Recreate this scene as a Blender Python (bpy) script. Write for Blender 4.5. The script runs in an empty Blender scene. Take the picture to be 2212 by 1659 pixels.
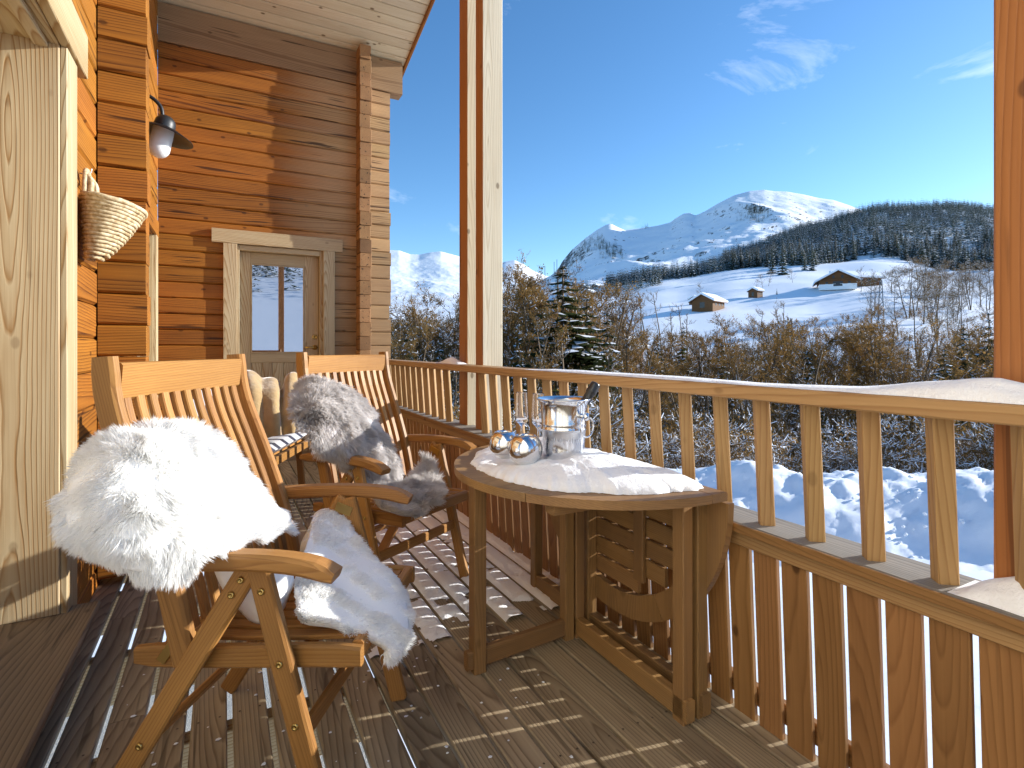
import bpy, bmesh, math, random
import numpy as np
from mathutils import Vector, Matrix

# ------------------------------------------------------------------ camera
S = bpy.context.scene
COL = S.collection
YAW = math.radians(28.17)
HC = 1.12
SY, CY = math.sin(YAW), math.cos(YAW)
cam = bpy.data.objects.new('camera', bpy.data.cameras.new('camera'))
COL.objects.link(cam)
cam.location = (0, 0, HC)
cam.rotation_euler = (math.pi / 2, 0, -YAW)
cam.data.sensor_width = 36
cam.data.lens = 36 * 1165 / 2212
cam.data.shift_y = -77.5 / 2212
cam.data.clip_start = 0.05
cam.data.clip_end = 30000
S.camera = cam

# ------------------------------------------------------------------ sky, sun, exposure
SUN_EL = math.radians(17.4)
SUN_H = (0.978, -0.207)
sun_dir = Vector((SUN_H[0] * math.cos(SUN_EL), SUN_H[1] * math.cos(SUN_EL), math.sin(SUN_EL)))
W = bpy.data.worlds.new('World')
S.world = W
W.use_nodes = True
nt = W.node_tree
bg = nt.nodes['Background']
sky = nt.nodes.new('ShaderNodeTexSky')
sky.sky_type = 'NISHITA'
sky.sun_disc = False
sky.sun_elevation = SUN_EL
sky.sun_rotation = math.atan2(SUN_H[0], SUN_H[1])
sky.altitude = 1400
sky.air_density = 1.0
sky.dust_density = 0.5
sky.ozone_density = 2.2
# thin wind-drawn cloud over the whole dome
tc = nt.nodes.new('ShaderNodeTexCoord')
mp = nt.nodes.new('ShaderNodeMapping')
mp.inputs['Scale'].default_value = (2.2, 2.2, 6.0)
mp.inputs['Location'].default_value = (0.35, 0.9, 0.2)
ns = nt.nodes.new('ShaderNodeTexNoise')
ns.inputs['Scale'].default_value = 1.3
ns.inputs['Detail'].default_value = 7
ns.inputs['Roughness'].default_value = 0.62
ns.inputs['Distortion'].default_value = 0.9
cr = nt.nodes.new('ShaderNodeValToRGB')
cr.color_ramp.elements[0].position = 0.60
cr.color_ramp.elements[0].color = (0, 0, 0, 1)
cr.color_ramp.elements[1].position = 0.92
cr.color_ramp.elements[1].color = (0.55, 0.55, 0.55, 1)
mx = nt.nodes.new('ShaderNodeMix')
mx.data_type = 'RGBA'
mx.inputs['B'].default_value = (7.5, 7.8, 8.6, 1)
hs = nt.nodes.new('ShaderNodeHueSaturation')
hs.inputs['Saturation'].default_value = 1.2
nt.links.new(sky.outputs[0], hs.inputs['Color'])
nt.links.new(tc.outputs['Generated'], mp.inputs[0])
nt.links.new(mp.outputs[0], ns.inputs['Vector'])
nt.links.new(ns.outputs['Fac'], cr.inputs[0])
nt.links.new(cr.outputs[0], mx.inputs['Factor'])
nt.links.new(hs.outputs[0], mx.inputs['A'])
nt.links.new(mx.outputs['Result'], bg.inputs[0])
bg.inputs[1].default_value = 0.128

sl = bpy.data.lights.new('sun', 'SUN')
sl.energy = 4.0
sl.angle = math.radians(0.45)
sl.color = (1.0, 0.985, 0.94)
so = bpy.data.objects.new('sun', sl)
COL.objects.link(so)
so.rotation_euler = (-sun_dir).to_track_quat('-Z', 'Y').to_euler()

S.view_settings.view_transform = 'Standard'
S.view_settings.look = 'None'
S.view_settings.exposure = 1.0
S.view_settings.gamma = 1
S.render.engine = 'CYCLES'
S.render.resolution_x, S.render.resolution_y = 1024, 768
S.cycles.max_bounces = 16
S.cycles.transmission_bounces = 12
S.cycles.diffuse_bounces = 10
S.cycles.transparent_max_bounces = 12

random.seed(7)
RNG = np.random.default_rng(7)

# ------------------------------------------------------------------ measuring helpers
def ray(px):
    u = (px - 1106) / 1165.0
    return SY + u * CY, CY - u * SY
def at(px, py, t):
    a, b = ray(px)
    return Vector((t * a, t * b, HC - (py - 752) / 1165.0 * t))

# ------------------------------------------------------------------ object helpers
LM = {}
def link(o, parent=None, M=None):
    COL.objects.link(o)
    if M is None: M = Matrix.Identity(4)
    if parent is not None:
        o.parent = parent
        pm = LM.get(parent.name)
        if pm is not None:
            o.matrix_basis = pm.inverted() @ M
        else:
            o.matrix_basis = M
        LM[o.name] = M
    else:
        o.matrix_basis = M
    return o
def tag(o, label=None, cat=None, group=None, kind=None):
    if label: o['label'] = label
    if cat: o['category'] = cat
    if group: o['group'] = group
    if kind: o['kind'] = kind
    return o
def thing(name, loc=(0, 0, 0), rz=0, label=None, cat=None, group=None, kind=None):
    o = bpy.data.objects.new(name, None)
    o.empty_display_size = 0.1
    COL.objects.link(o)
    o.location = loc
    o.rotation_euler = (0, 0, rz)
    return tag(o, label, cat, group, kind)
def mesh(name, V, F, mat, smooth=False):
    me = bpy.data.meshes.new(name)
    me.from_pydata([tuple(v) for v in V], [], [tuple(f) for f in F])
    if mat is not None: me.materials.append(mat)
    if smooth:
        me.polygons.foreach_set('use_smooth', [True] * len(me.polygons))
    me.update()
    return me
def npmesh(name, V, T, mat, smooth=False):
    """fast triangle mesh from arrays"""
    V = np.asarray(V, np.float32); T = np.asarray(T, np.int32)
    me = bpy.data.meshes.new(name)
    me.vertices.add(len(V)); me.vertices.foreach_set('co', V.ravel())
    n = len(T); k = T.shape[1]
    me.loops.add(n * k); me.loops.foreach_set('vertex_index', T.ravel())
    me.polygons.add(n)
    me.polygons.foreach_set('loop_start', np.arange(0, n * k, k, dtype=np.int32))
    if smooth: me.polygons.foreach_set('use_smooth', np.ones(n, bool))
    if mat is not None: me.materials.append(mat)
    me.update(calc_edges=True)
    me.validate()
    return me
def obj(name, me, parent=None, M=None):
    return link(bpy.data.objects.new(name, me), parent, M)

def frame(p0, p1, up=(0, 0, 1)):
    p0, p1 = Vector(p0), Vector(p1)
    x = (p1 - p0).normalized()
    z = Vector(up) - x * Vector(up).dot(x)
    if z.length < 1e-5: z = Vector((1, 0, 0)) - x * x.x
    z.normalize()
    y = z.cross(x)
    M = Matrix((x, y, z)).transposed().to_4x4()
    M.translation = p0
    return M
def section(w, h, c):
    a, b = w / 2, h / 2
    c = min(c, a * .45, b * .45)
    return [(-a + c, -b), (a - c, -b), (a, -b + c), (a, b - c), (a - c, b), (-a + c, b), (-a, b - c), (-a, -b + c)]
_cache = {}
def bar_mesh(name, L, w, h, mat, c, e):
    key = (round(L, 4), round(w, 4), round(h, 4), round(c, 4), round(e, 4), mat.name)
    if key in _cache: return _cache[key]
    s = section(w, h, c)
    V, F = [], []
    xs = [0, e, L - e, L] if e > 0 else [0, L]
    for i, x in enumerate(xs):
        k = 1.0
        if e > 0 and i in (0, 3):
            kx, kz = (w - 2 * e) / w, (h - 2 * e) / h
        else: kx = kz = 1
        V += [(x, y * kx, z * kz) for y, z in s]
    n = 8
    for r in range(len(xs) - 1):
        for i in range(n):
            j = (i + 1) % n
            F.append((r * n + i, (r + 1) * n + i, (r + 1) * n + j, r * n + j))
    F.append(tuple(range(n)))
    F.append(tuple(reversed(range((len(xs) - 1) * n, len(xs) * n))))
    F = [tuple(reversed(f)) for f in F]
    me = mesh(name, V, F, mat)
    _cache[key] = me
    return me
def bar(name, p0, p1, w, h, mat, parent=None, up=(0, 0, 1), c=0.003, e=0.0):
    """plank or beam from p0 to p1; w across, h along 'up'"""
    L = (Vector(p1) - Vector(p0)).length
    return obj(name, bar_mesh(name, L, w, h, mat, c, e), parent, frame(p0, p1, up))
def box(name, x0, x1, y0, y1, z0, z1, mat, parent=None, axis='x', c=0.003, e=0.0):
    """axis-aligned block whose grain runs along axis"""
    xm, ym, zm = (x0 + x1) / 2, (y0 + y1) / 2, (z0 + z1) / 2
    if axis == 'x': return bar(name, (x0, ym, zm), (x1, ym, zm), y1 - y0, z1 - z0, mat, parent, (0, 0, 1), c, e)
    if axis == 'y': return bar(name, (xm, y0, zm), (xm, y1, zm), x1 - x0, z1 - z0, mat, parent, (0, 0, 1), c, e)
    return bar(name, (xm, ym, z0), (xm, ym, z1), x1 - x0, y1 - y0, mat, parent, (0, 1, 0), c, e)
def sweep(name, pts, w, h, mat, parent=None, side=(0, 1, 0), c=0.006, hs=None):
    """curved bar: w along 'side', h in the plane of the path"""
    pts = [Vector(p) for p in pts]
    side = Vector(side).normalized()
    M = frame(pts[0], pts[-1], side)
    Mi = M.inverted()
    V, F = [], []
    N = len(pts)
    for i, p in enumerate(pts):
        tng = (pts[min(i + 1, N - 1)] - pts[max(i - 1, 0)]).normalized()
        nrm = side.cross(tng).normalized()
        hh = hs[i] if hs else h
        for a, b in section(w, hh, c):
            V.append(Mi @ (p + side * a + nrm * b))
    n = 8
    for r in range(N - 1):
        for i in range(n):
            j = (i + 1) % n
            F.append((r * n + i, r * n + j, (r + 1) * n + j, (r + 1) * n + i))
    F.append(tuple(reversed(range(n))))
    F.append(tuple(range((N - 1) * n, N * n)))
    me = mesh(name, V, F, mat)
    bm = bmesh.new(); bm.from_mesh(me); bmesh.ops.recalc_face_normals(bm, faces=bm.faces); bm.to_mesh(me); bm.free()
    return obj(name, me, parent, M)
def curve_pts(ctrl, n):
    """Catmull-Rom through control points"""
    P = [Vector(p) for p in ctrl]
    P = [P[0] * 2 - P[1]] + P + [P[-1] * 2 - P[-2]]
    out = []
    m = len(P) - 3
    for k in range(n):
        s = k / (n - 1) * m
        i = min(int(s), m - 1); t = s - i
        a, b, c, d = P[i:i + 4]
        out.append(0.5 * ((2 * b) + (c - a) * t + (2 * a - 5 * b + 4 * c - d) * t * t + (3 * b - a - 3 * c + d) * t ** 3))
    return out
def tube(name, pts, r, mat, parent=None, n=8, M=None, rs=None, closed=False):
    pts = [Vector(p) for p in pts]
    V, F = [], []
    N = len(pts)
    ref = Vector((0.31, 0.17, 0.93))
    for i, p in enumerate(pts):
        if closed: tg = (pts[(i + 1) % N] - pts[i - 1]).normalized()
        else: tg = (pts[min(i + 1, N - 1)] - pts[max(i - 1, 0)]).normalized()
        a = tg.cross(ref)
        if a.length < 0.1: a = tg.cross(Vector((1, 0, 0)))
        a.normalize(); b = tg.cross(a)
        rr = rs[i] if rs else r
        for k in range(n):
            th = 2 * math.pi * k / n
            V.append(p + (a * math.cos(th) + b * math.sin(th)) * rr)
    R = N if closed else N - 1
    for i in range(R):
        i2 = (i + 1) % N
        for k in range(n):
            l = (k + 1) % n
            F.append((i * n + k, i * n + l, i2 * n + l, i2 * n + k))
    if not closed:
        F.append(tuple(reversed(range(n)))); F.append(tuple(range((N - 1) * n, N * n)))
    return obj(name, mesh(name, V, F, mat, True), parent, M)
def lathe(name, prof, mat, parent=None, n=40, M=None, close=True):
    V, F = [], []
    for r, z in prof:
        for k in range(n):
            th = 2 * math.pi * k / n
            V.append((r * math.cos(th), r * math.sin(th), z))
    for i in range(len(prof) - 1):
        for k in range(n):
            l = (k + 1) % n
            F.append((i * n + k, i * n + l, (i + 1) * n + l, (i + 1) * n + k))
    me = mesh(name, V, F, mat, True)
    return obj(name, me, parent, M)
def T(*v): return Matrix.Translation(Vector(v))

# smooth value noise for terrain and cloth
_perm = np.random.default_rng(3).random((256, 256))
def vnoise(x, y):
    x = np.asarray(x, float); y = np.asarray(y, float)
    xi = np.floor(x).astype(int); yi = np.floor(y).astype(int)
    fx = x - xi; fy = y - yi
    fx = fx * fx * (3 - 2 * fx); fy = fy * fy * (3 - 2 * fy)
    g = lambda a, b: _perm[a & 255, b & 255]
    return (g(xi, yi) * (1 - fx) + g(xi + 1, yi) * fx) * (1 - fy) + (g(xi, yi + 1) * (1 - fx) + g(xi + 1, yi + 1) * fx) * fy
def fbm(x, y, o=5, gain=0.5, ridged=False):
    a, s, t = 1.0, 0.0, 0.0
    for i in range(o):
        n = vnoise(x * 2 ** i + 17.3 * i, y * 2 ** i - 9.1 * i)
        if ridged: n = 1 - abs(2 * n - 1)
        s = s + a * n; t += a; a *= gain
    return s / t - 0.5
def grid_faces(nr, nc):
    i = np.arange(nr - 1)[:, None] * nc + np.arange(nc - 1)[None, :]
    q = np.stack([i, i + 1, i + nc + 1, i + nc], -1).reshape(-1, 4)
    return q

# ------------------------------------------------------------------ materials
def newmat(name):
    m = bpy.data.materials.new(name)
    m.use_nodes = True
    return m, m.node_tree, m.node_tree.nodes, m.node_tree.links, m.node_tree.nodes['Principled BSDF']
def srgb(r, g, b):
    f = lambda c: ((c / 255 + 0.055) / 1.055) ** 2.4 if c > 10 else c / 255 / 12.92
    return (f(r), f(g), f(b), 1)
def wood(name, light, dark, rings=42.0, contrast=0.6, rough=0.6, var=0.22, knots=0.5, stain=None, stain_amt=0.0, bump=0.25, huevar=0.006, wear_shade_lift=None, wear_shade_lift_col=None, checks=0.0, fig=1.0):
    m, t, N, L, P = newmat(name)
    co = N.new('ShaderNodeTexCoord'); inf = N.new('ShaderNodeObjectInfo')
    mul = N.new('ShaderNodeVectorMath'); mul.operation = 'MULTIPLY_ADD'
    cmb = N.new('ShaderNodeCombineXYZ')
    for i in range(3): L.new(inf.outputs['Random'], cmb.inputs[i])
    mul.inputs[1].default_value = (31.7, 0.06, 0.11)
    L.new(cmb.outputs[0], mul.inputs[0]); L.new(co.outputs['Object'], mul.inputs[2])
    # slow warp so the rings wander
    mp0 = N.new('ShaderNodeMapping'); mp0.inputs['Scale'].default_value = (1.6, 9, 9)
    L.new(mul.outputs[0], mp0.inputs[0])
    nz = N.new('ShaderNodeTexNoise'); nz.inputs['Scale'].default_value = 1; nz.inputs['Detail'].default_value = 3
    L.new(mp0.outputs[0], nz.inputs[0])
    # tilt: rings axis not quite along the board -> cathedral grain
    sep = N.new('ShaderNodeSeparateXYZ'); L.new(mul.outputs[0], sep.inputs[0])
    tl = N.new('ShaderNodeMath'); tl.operation = 'MULTIPLY_ADD'; tl.inputs[1].default_value = 0.022 * fig
    L.new(nz.outputs['Fac'], tl.inputs[0])
    L.new(sep.outputs['Z'], tl.inputs[2])
    sw = N.new('ShaderNodeMath'); sw.operation = 'SINE'
    sx = N.new('ShaderNodeMath'); sx.operation = 'MULTIPLY'; sx.inputs[1].default_value = 1.3
    L.new(sep.outputs['X'], sx.inputs[0]); L.new(sx.outputs[0], sw.inputs[0])
    tl2 = N.new('ShaderNodeMath'); tl2.operation = 'MULTIPLY_ADD'; tl2.inputs[1].default_value = 0.045 * fig
    L.new(sw.outputs[0], tl2.inputs[0]); L.new(tl.outputs[0], tl2.inputs[2])
    yo = N.new('ShaderNodeMath'); yo.operation = 'ADD'; yo.inputs[1].default_value = 0.012
    L.new(sep.outputs['Y'], yo.inputs[0])
    c2 = N.new('ShaderNodeCombineXYZ')
    L.new(yo.outputs[0], c2.inputs['Y']); L.new(tl2.outputs[0], c2.inputs['Z'])
    ln = N.new('ShaderNodeVectorMath'); ln.operation = 'LENGTH'; L.new(c2.outputs[0], ln.inputs[0])
    rm = N.new('ShaderNodeMath'); rm.operation = 'MULTIPLY'; rm.inputs[1].default_value = rings * 3
    L.new(ln.outputs['Value'], rm.inputs[0])
    fr = N.new('ShaderNodeMath'); fr.operation = 'FRACT'; L.new(rm.outputs[0], fr.inputs[0])
    rp = N.new('ShaderNodeValToRGB')
    e = rp.color_ramp.elements
    e[0].position = 0; e[0].color = (0, 0, 0, 1)
    e[1].position = 1; e[1].color = (0, 0, 0, 1)
    k = e.new(0.62); k.color = (0.35, 0.35, 0.35, 1)
    k = e.new(0.86); k.color = (1, 1, 1, 1)
    L.new(fr.outputs[0], rp.inputs[0])
    # fine fibres
    mp1 = N.new('ShaderNodeMapping'); mp1.inputs['Scale'].default_value = (3, 120, 120)
    L.new(mul.outputs[0], mp1.inputs[0])
    nf = N.new('ShaderNodeTexNoise'); nf.inputs['Scale'].default_value = 1; nf.inputs['Detail'].default_value = 2
    L.new(mp1.outputs[0], nf.inputs[0])
    # broad tone drift
    mp2 = N.new('ShaderNodeMapping'); mp2.inputs['Scale'].default_value = (1.1, 7, 7)
    L.new(mul.outputs[0], mp2.inputs[0])
    nb = N.new('ShaderNodeTexNoise'); nb.inputs['Scale'].default_value = 1; nb.inputs['Detail'].default_value = 4
    L.new(mp2.outputs[0], nb.inputs[0])
    a1 = N.new('ShaderNodeMath'); a1.operation = 'MULTIPLY_ADD'; a1.inputs[1].default_value = contrast
    L.new(rp.outputs[0], a1.inputs[0])
    a2 = N.new('ShaderNodeMath'); a2.operation = 'MULTIPLY_ADD'; a2.inputs[1].default_value = 0.55; a2.inputs[2].default_value = -0.30
    L.new(nf.outputs['Fac'], a2.inputs[0])
    a3 = N.new('ShaderNodeMath'); a3.operation = 'MULTIPLY_ADD'; a3.inputs[1].default_value = 0.9
    L.new(nb.outputs['Fac'], a3.inputs[0]); 
    a4 = N.new('ShaderNodeMath'); a4.operation = 'ADD'; a4.inputs[1].default_value = -0.28
    L.new(a2.outputs[0], a4.inputs[0]); L.new(a4.outputs[0], a3.inputs[2])
    L.new(a3.outputs[0], a1.inputs[2])
    mixc = N.new('ShaderNodeMix'); mixc.data_type = 'RGBA'; mixc.clamp_factor = True
    mixc.inputs['A'].default_value = light; mixc.inputs['B'].default_value = dark
    L.new(a1.outputs[0], mixc.inputs['Factor'])
    col = mixc.outputs['Result']
    # knots
    if knots > 0:
        mp3 = N.new('ShaderNodeMapping'); mp3.inputs['Scale'].default_value = (4.6, 8, 8)
        L.new(mul.outputs[0], mp3.inputs[0])
        vo = N.new('ShaderNodeTexVoronoi'); vo.inputs['Scale'].default_value = 1.0
        L.new(mp3.outputs[0], vo.inputs['Vector'])
        kr = N.new('ShaderNodeValToRGB')
        kr.color_ramp.elements[0].position = 0.07; kr.color_ramp.elements[0].color = (1, 1, 1, 1)
        kr.color_ramp.elements[1].position = 0.115; kr.color_ramp.elements[1].color = (0, 0, 0, 1)
        L.new(vo.outputs['Distance'], kr.inputs[0])
        km = N.new('ShaderNodeMath'); km.operation = 'MULTIPLY'; km.inputs[1].default_value = knots
        L.new(kr.outputs[0], km.inputs[0])
        mk = N.new('ShaderNodeMix'); mk.data_type = 'RGBA'
        mk.inputs['B'].default_value = (dark[0] * .38, dark[1] * .34, dark[2] * .3, 1)
        L.new(km.outputs[0], mk.inputs['Factor']); L.new(col, mk.inputs['A'])
        col = mk.outputs['Result']
    if stain is not None:
        ns_ = N.new('ShaderNodeTexNoise'); ns_.inputs['Scale'].default_value = 2.3; ns_.inputs['Detail'].default_value = 5
        mps = N.new('ShaderNodeMapping'); mps.inputs['Scale'].default_value = (0.7, 3, 3)
        L.new(mul.outputs[0], mps.inputs[0]); L.new(mps.outputs[0], ns_.inputs[0])
        sr = N.new('ShaderNodeValToRGB')
        sr.color_ramp.elements[0].position = 0.42; sr.color_ramp.elements[1].position = 0.72
        L.new(ns_.outputs['Fac'], sr.inputs[0])
        sm = N.new('ShaderNodeMath'); sm.operation = 'MULTIPLY'; sm.inputs[1].default_value = stain_amt
        L.new(sr.outputs[0], sm.inputs[0])
        ms = N.new('ShaderNodeMix'); ms.data_type = 'RGBA'; ms.inputs['B'].default_value = stain
        L.new(sm.outputs[0], ms.inputs['Factor']); L.new(col, ms.inputs['A'])
        col = ms.outputs['Result']
    if wear_shade_lift is not None:  # weathered tone towards one end, which also brightens the shade in the colour
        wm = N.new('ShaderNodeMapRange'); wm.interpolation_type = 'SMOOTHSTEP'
        wm.inputs['From Min'].default_value = wear_shade_lift[0]; wm.inputs['From Max'].default_value = wear_shade_lift[1]; wm.inputs['To Max'].default_value = 0.85
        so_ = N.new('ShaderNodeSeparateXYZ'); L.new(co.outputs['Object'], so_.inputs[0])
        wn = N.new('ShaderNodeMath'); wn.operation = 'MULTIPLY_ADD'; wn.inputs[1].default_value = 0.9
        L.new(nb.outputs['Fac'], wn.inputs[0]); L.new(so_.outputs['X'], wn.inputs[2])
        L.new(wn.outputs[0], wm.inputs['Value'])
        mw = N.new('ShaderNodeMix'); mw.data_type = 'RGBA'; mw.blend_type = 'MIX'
        wl = N.new('ShaderNodeMix'); wl.data_type = 'RGBA'; wl.inputs['A'].default_value = wear_shade_lift_col[0]; wl.inputs['B'].default_value = wear_shade_lift_col[1]; wl.clamp_factor = True
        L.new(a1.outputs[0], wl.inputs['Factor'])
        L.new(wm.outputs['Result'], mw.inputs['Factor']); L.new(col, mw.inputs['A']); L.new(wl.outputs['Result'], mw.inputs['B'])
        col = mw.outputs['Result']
    if checks > 0:      # drying cracks along the grain
        mpc = N.new('ShaderNodeMapping'); mpc.inputs['Scale'].default_value = (1.5, 38, 38)
        L.new(mul.outputs[0], mpc.inputs[0])
        nc = N.new('ShaderNodeTexNoise'); nc.inputs['Scale'].default_value = 1; nc.inputs['Detail'].default_value = 1.5; nc.inputs['Distortion'].default_value = 0.3
        L.new(mpc.outputs[0], nc.inputs[0])
        rc = N.new('ShaderNodeValToRGB'); rc.color_ramp.elements[0].position = 0.655; rc.color_ramp.elements[0].color = (0, 0, 0, 1)
        rc.color_ramp.elements[1].position = 0.70; rc.color_ramp.elements[1].color = (checks, checks, checks, 1)
        L.new(nc.outputs['Fac'], rc.inputs[0])
        mc = N.new('ShaderNodeMix'); mc.data_type = 'RGBA'; mc.inputs['B'].default_value = (dark[0] * .22, dark[1] * .2, dark[2] * .18, 1)
        L.new(rc.outputs[0], mc.inputs['Factor']); L.new(col, mc.inputs['A']); col = mc.outputs['Result']
    # each piece its own tone
    hv = N.new('ShaderNodeHueSaturation')
    v1 = N.new('ShaderNodeMath'); v1.operation = 'MULTIPLY_ADD'; v1.inputs[1].default_value = var; v1.inputs[2].default_value = 1 - var / 2
    L.new(inf.outputs['Random'], v1.inputs[0]); L.new(v1.outputs[0], hv.inputs['Value'])
    w1 = N.new('ShaderNodeMath'); w1.operation = 'MULTIPLY'; w1.inputs[1].default_value = 7.31
    w2 = N.new('ShaderNodeMath'); w2.operation = 'FRACT'
    w3 = N.new('ShaderNodeMath'); w3.operation = 'MULTIPLY_ADD'; w3.inputs[1].default_value = huevar; w3.inputs[2].default_value = 0.5 - huevar / 2
    L.new(inf.outputs['Random'], w1.inputs[0]); L.new(w1.outputs[0], w2.inputs[0]); L.new(w2.outputs[0], w3.inputs[0]); L.new(w3.outputs[0], hv.inputs['Hue'])
    L.new(col, hv.inputs['Color'])
    L.new(hv.outputs[0], P.inputs['Base Color'])
    P.inputs['Roughness'].default_value = rough
    P.inputs['Specular IOR Level'].default_value = 0.3
    bp = N.new('ShaderNodeBump'); bp.inputs['Strength'].default_value = bump; bp.inputs['Distance'].default_value = 0.004; bp.invert = True
    L.new(a1.outputs[0], bp.inputs['Height']); L.new(bp.outputs[0], P.inputs['Normal'])
    return m
def plain(name, col, rough=0.6, metal=0.0, noise=0.0, nscale=30, bump=0.0):
    m, t, N, L, P = newmat(name)
    P.inputs['Base Color'].default_value = col
    P.inputs['Roughness'].default_value = rough
    P.inputs['Metallic'].default_value = metal
    if noise or bump:
        co = N.new('ShaderNodeTexCoord'); nz = N.new('ShaderNodeTexNoise')
        nz.inputs['Scale'].default_value = nscale; nz.inputs['Detail'].default_value = 5
        L.new(co.outputs['Object'], nz.inputs[0])
        if noise:
            mx = N.new('ShaderNodeMix'); mx.data_type = 'RGBA'
            mx.inputs['A'].default_value = [c * (1 - noise) for c in col[:3]] + [1]
            mx.inputs['B'].default_value = [min(1, c * (1 + noise)) for c in col[:3]] + [1]
            L.new(nz.outputs['Fac'], mx.inputs['Factor']); L.new(mx.outputs['Result'], P.inputs['Base Color'])
        if bump:
            bp = N.new('ShaderNodeBump'); bp.inputs['Strength'].default_value = bump; bp.inputs['Distance'].default_value = 0.02
            L.new(nz.outputs['Fac'], bp.inputs['Height']); L.new(bp.outputs[0], P.inputs['Normal'])
    return m
def fibre(name, col, dark, nscale=8, mixf=0.45):
    """thin fibres and leaves: part of the light goes through"""
    m, t, N, L, P = newmat(name)
    N.remove(P)
    df = N.new('ShaderNodeBsdfDiffuse'); tr = N.new('ShaderNodeBsdfTranslucent'); mxs = N.new('ShaderNodeMixShader')
    co = N.new('ShaderNodeTexCoord'); nz = N.new('ShaderNodeTexNoise'); nz.inputs['Scale'].default_value = nscale; nz.inputs['Detail'].default_value = 4
    L.new(co.outputs['Object'], nz.inputs[0])
    rp = N.new('ShaderNodeValToRGB'); rp.color_ramp.elements[0].position = 0.35; rp.color_ramp.elements[1].position = 0.65
    rp.color_ramp.elements[0].color = dark; rp.color_ramp.elements[1].color = col
    L.new(nz.outputs['Fac'], rp.inputs[0])
    L.new(rp.outputs[0], df.inputs[0]); L.new(rp.outputs[0], tr.inputs[0])
    mxs.inputs[0].default_value = mixf
    L.new(df.outputs[0], mxs.inputs[1]); L.new(tr.outputs[0], mxs.inputs[2])
    L.new(mxs.outputs[0], N['Material Output'].inputs[0])
    return m

M_log = wood('log_wood', srgb(170, 108, 36), srgb(88, 46, 12), rings=26, contrast=0.7, checks=0.8, rough=0.55, var=0.30, knots=0.7, huevar=0.01)
M_logg = wood('log_wood_fading_shade_lift', srgb(170, 108, 36), srgb(88, 46, 12), rings=26, contrast=0.7, checks=0.8, rough=0.55, var=0.26, knots=0.7, huevar=0.01, wear_shade_lift=(1.35, 2.1), wear_shade_lift_col=(srgb(200, 166, 118), srgb(146, 112, 72)))  # outer end greyed by weather and painted lighter to lift the shade there
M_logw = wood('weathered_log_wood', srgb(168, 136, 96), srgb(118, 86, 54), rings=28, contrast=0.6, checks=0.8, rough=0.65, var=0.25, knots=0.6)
M_logend = wood('log_end_wood', srgb(158, 118, 76), srgb(92, 62, 36), rings=30, contrast=0.6, checks=0.9, rough=0.7, var=0.6, knots=0.2)
M_trim = wood('pale_larch', srgb(196, 178, 142), srgb(150, 114, 68), fig=1.5, rings=30, contrast=0.75, checks=0.25, rough=0.6, var=0.10, knots=0.35)
M_ceil = wood('ceiling_spruce', srgb(214, 198, 162), srgb(182, 154, 114), rings=34, contrast=0.4, rough=0.6, var=0.16, knots=0.95)
M_deck = wood('deck_wood', srgb(174, 156, 126), srgb(118, 100, 77), fig=1.5, rings=30, contrast=0.8, checks=0.5, rough=0.55, var=0.34, knots=0.7, stain=srgb(76, 62, 50), stain_amt=0.5)
M_rail = wood('rail_larch', srgb(174, 140, 94), srgb(138, 101, 60), rings=30, contrast=0.6, rough=0.55, var=0.16, knots=0.35, checks=0.25, fig=1.6)
M_step = wood('step_wood', srgb(138, 116, 90), srgb(90, 72, 54), fig=1.7, rings=30, contrast=0.8, checks=0.5, rough=0.6, var=0.1, knots=0.6)
M_slat = wood('slat_larch', srgb(154, 112, 68), srgb(114, 77, 42), fig=1.8, rings=26, contrast=0.5, checks=0.3, rough=0.55, var=0.26, knots=0.8, huevar=0.008)
M_grey = wood('weathered_grey_wood', srgb(140, 134, 126), srgb(96, 90, 84), rings=40, contrast=0.6, rough=0.8, var=0.1, knots=0.2)
M_postpale = wood('pale_weathered_post', srgb(214, 202, 176), srgb(176, 156, 124), rings=30, contrast=0.5, rough=0.65, var=0.1, knots=0.8)
M_post = wood('post_wood', srgb(166, 108, 58), srgb(126, 75, 35), rings=22, contrast=0.55, checks=0.5, rough=0.55, var=0.1, knots=0.7)
M_teak = wood('acacia_wood', srgb(178, 128, 68), srgb(126, 80, 36), rings=50, contrast=0.5, rough=0.48, var=0.30, knots=0.35, bump=0.15, stain=srgb(134, 92, 48), stain_amt=0.5, checks=0.15, fig=1.3)
M_table = wood('table_wood', srgb(158, 120, 74), srgb(110, 79, 44), rings=55, contrast=0.45, rough=0.5, var=0.2, knots=0.3, stain=srgb(96, 78, 62), stain_amt=0.45, bump=0.18)
M_hut = wood('hut_wood', srgb(128, 88, 52), srgb(80, 50, 28), rings=6, contrast=0.5, rough=0.8, var=0.3, knots=0.0)
M_iron = plain('dark_iron', srgb(62, 62, 62), 0.45, 0.6, 0.2, 40)
M_brass = plain('zinc_brass', srgb(190, 160, 95), 0.3, 1.0)
M_opal = plain('opal_glass', (0.86, 0.86, 0.84, 1), 0.15)
M_opal.node_tree.nodes['Principled BSDF'].inputs['Subsurface Weight'].default_value = 0.4
M_opal.node_tree.nodes['Principled BSDF'].inputs['Subsurface Radius'].default_value = (1, 1, 1)
M_steel = plain('polished_steel', (0.76, 0.77, 0.79, 1), 0.15, 1.0)
M_steel_in = plain('brushed_steel', (0.62, 0.62, 0.63, 1), 0.3, 1.0)
M_black = plain('black_foil', (0.022, 0.023, 0.026, 1), 0.28)
M_gold = plain('gold_print', srgb(190, 160, 90), 0.35, 0.8)
M_cush = plain('grey_cushion_cloth', srgb(196, 194, 196), 0.9, 0, 0.06, 300, 0.1)
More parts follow.
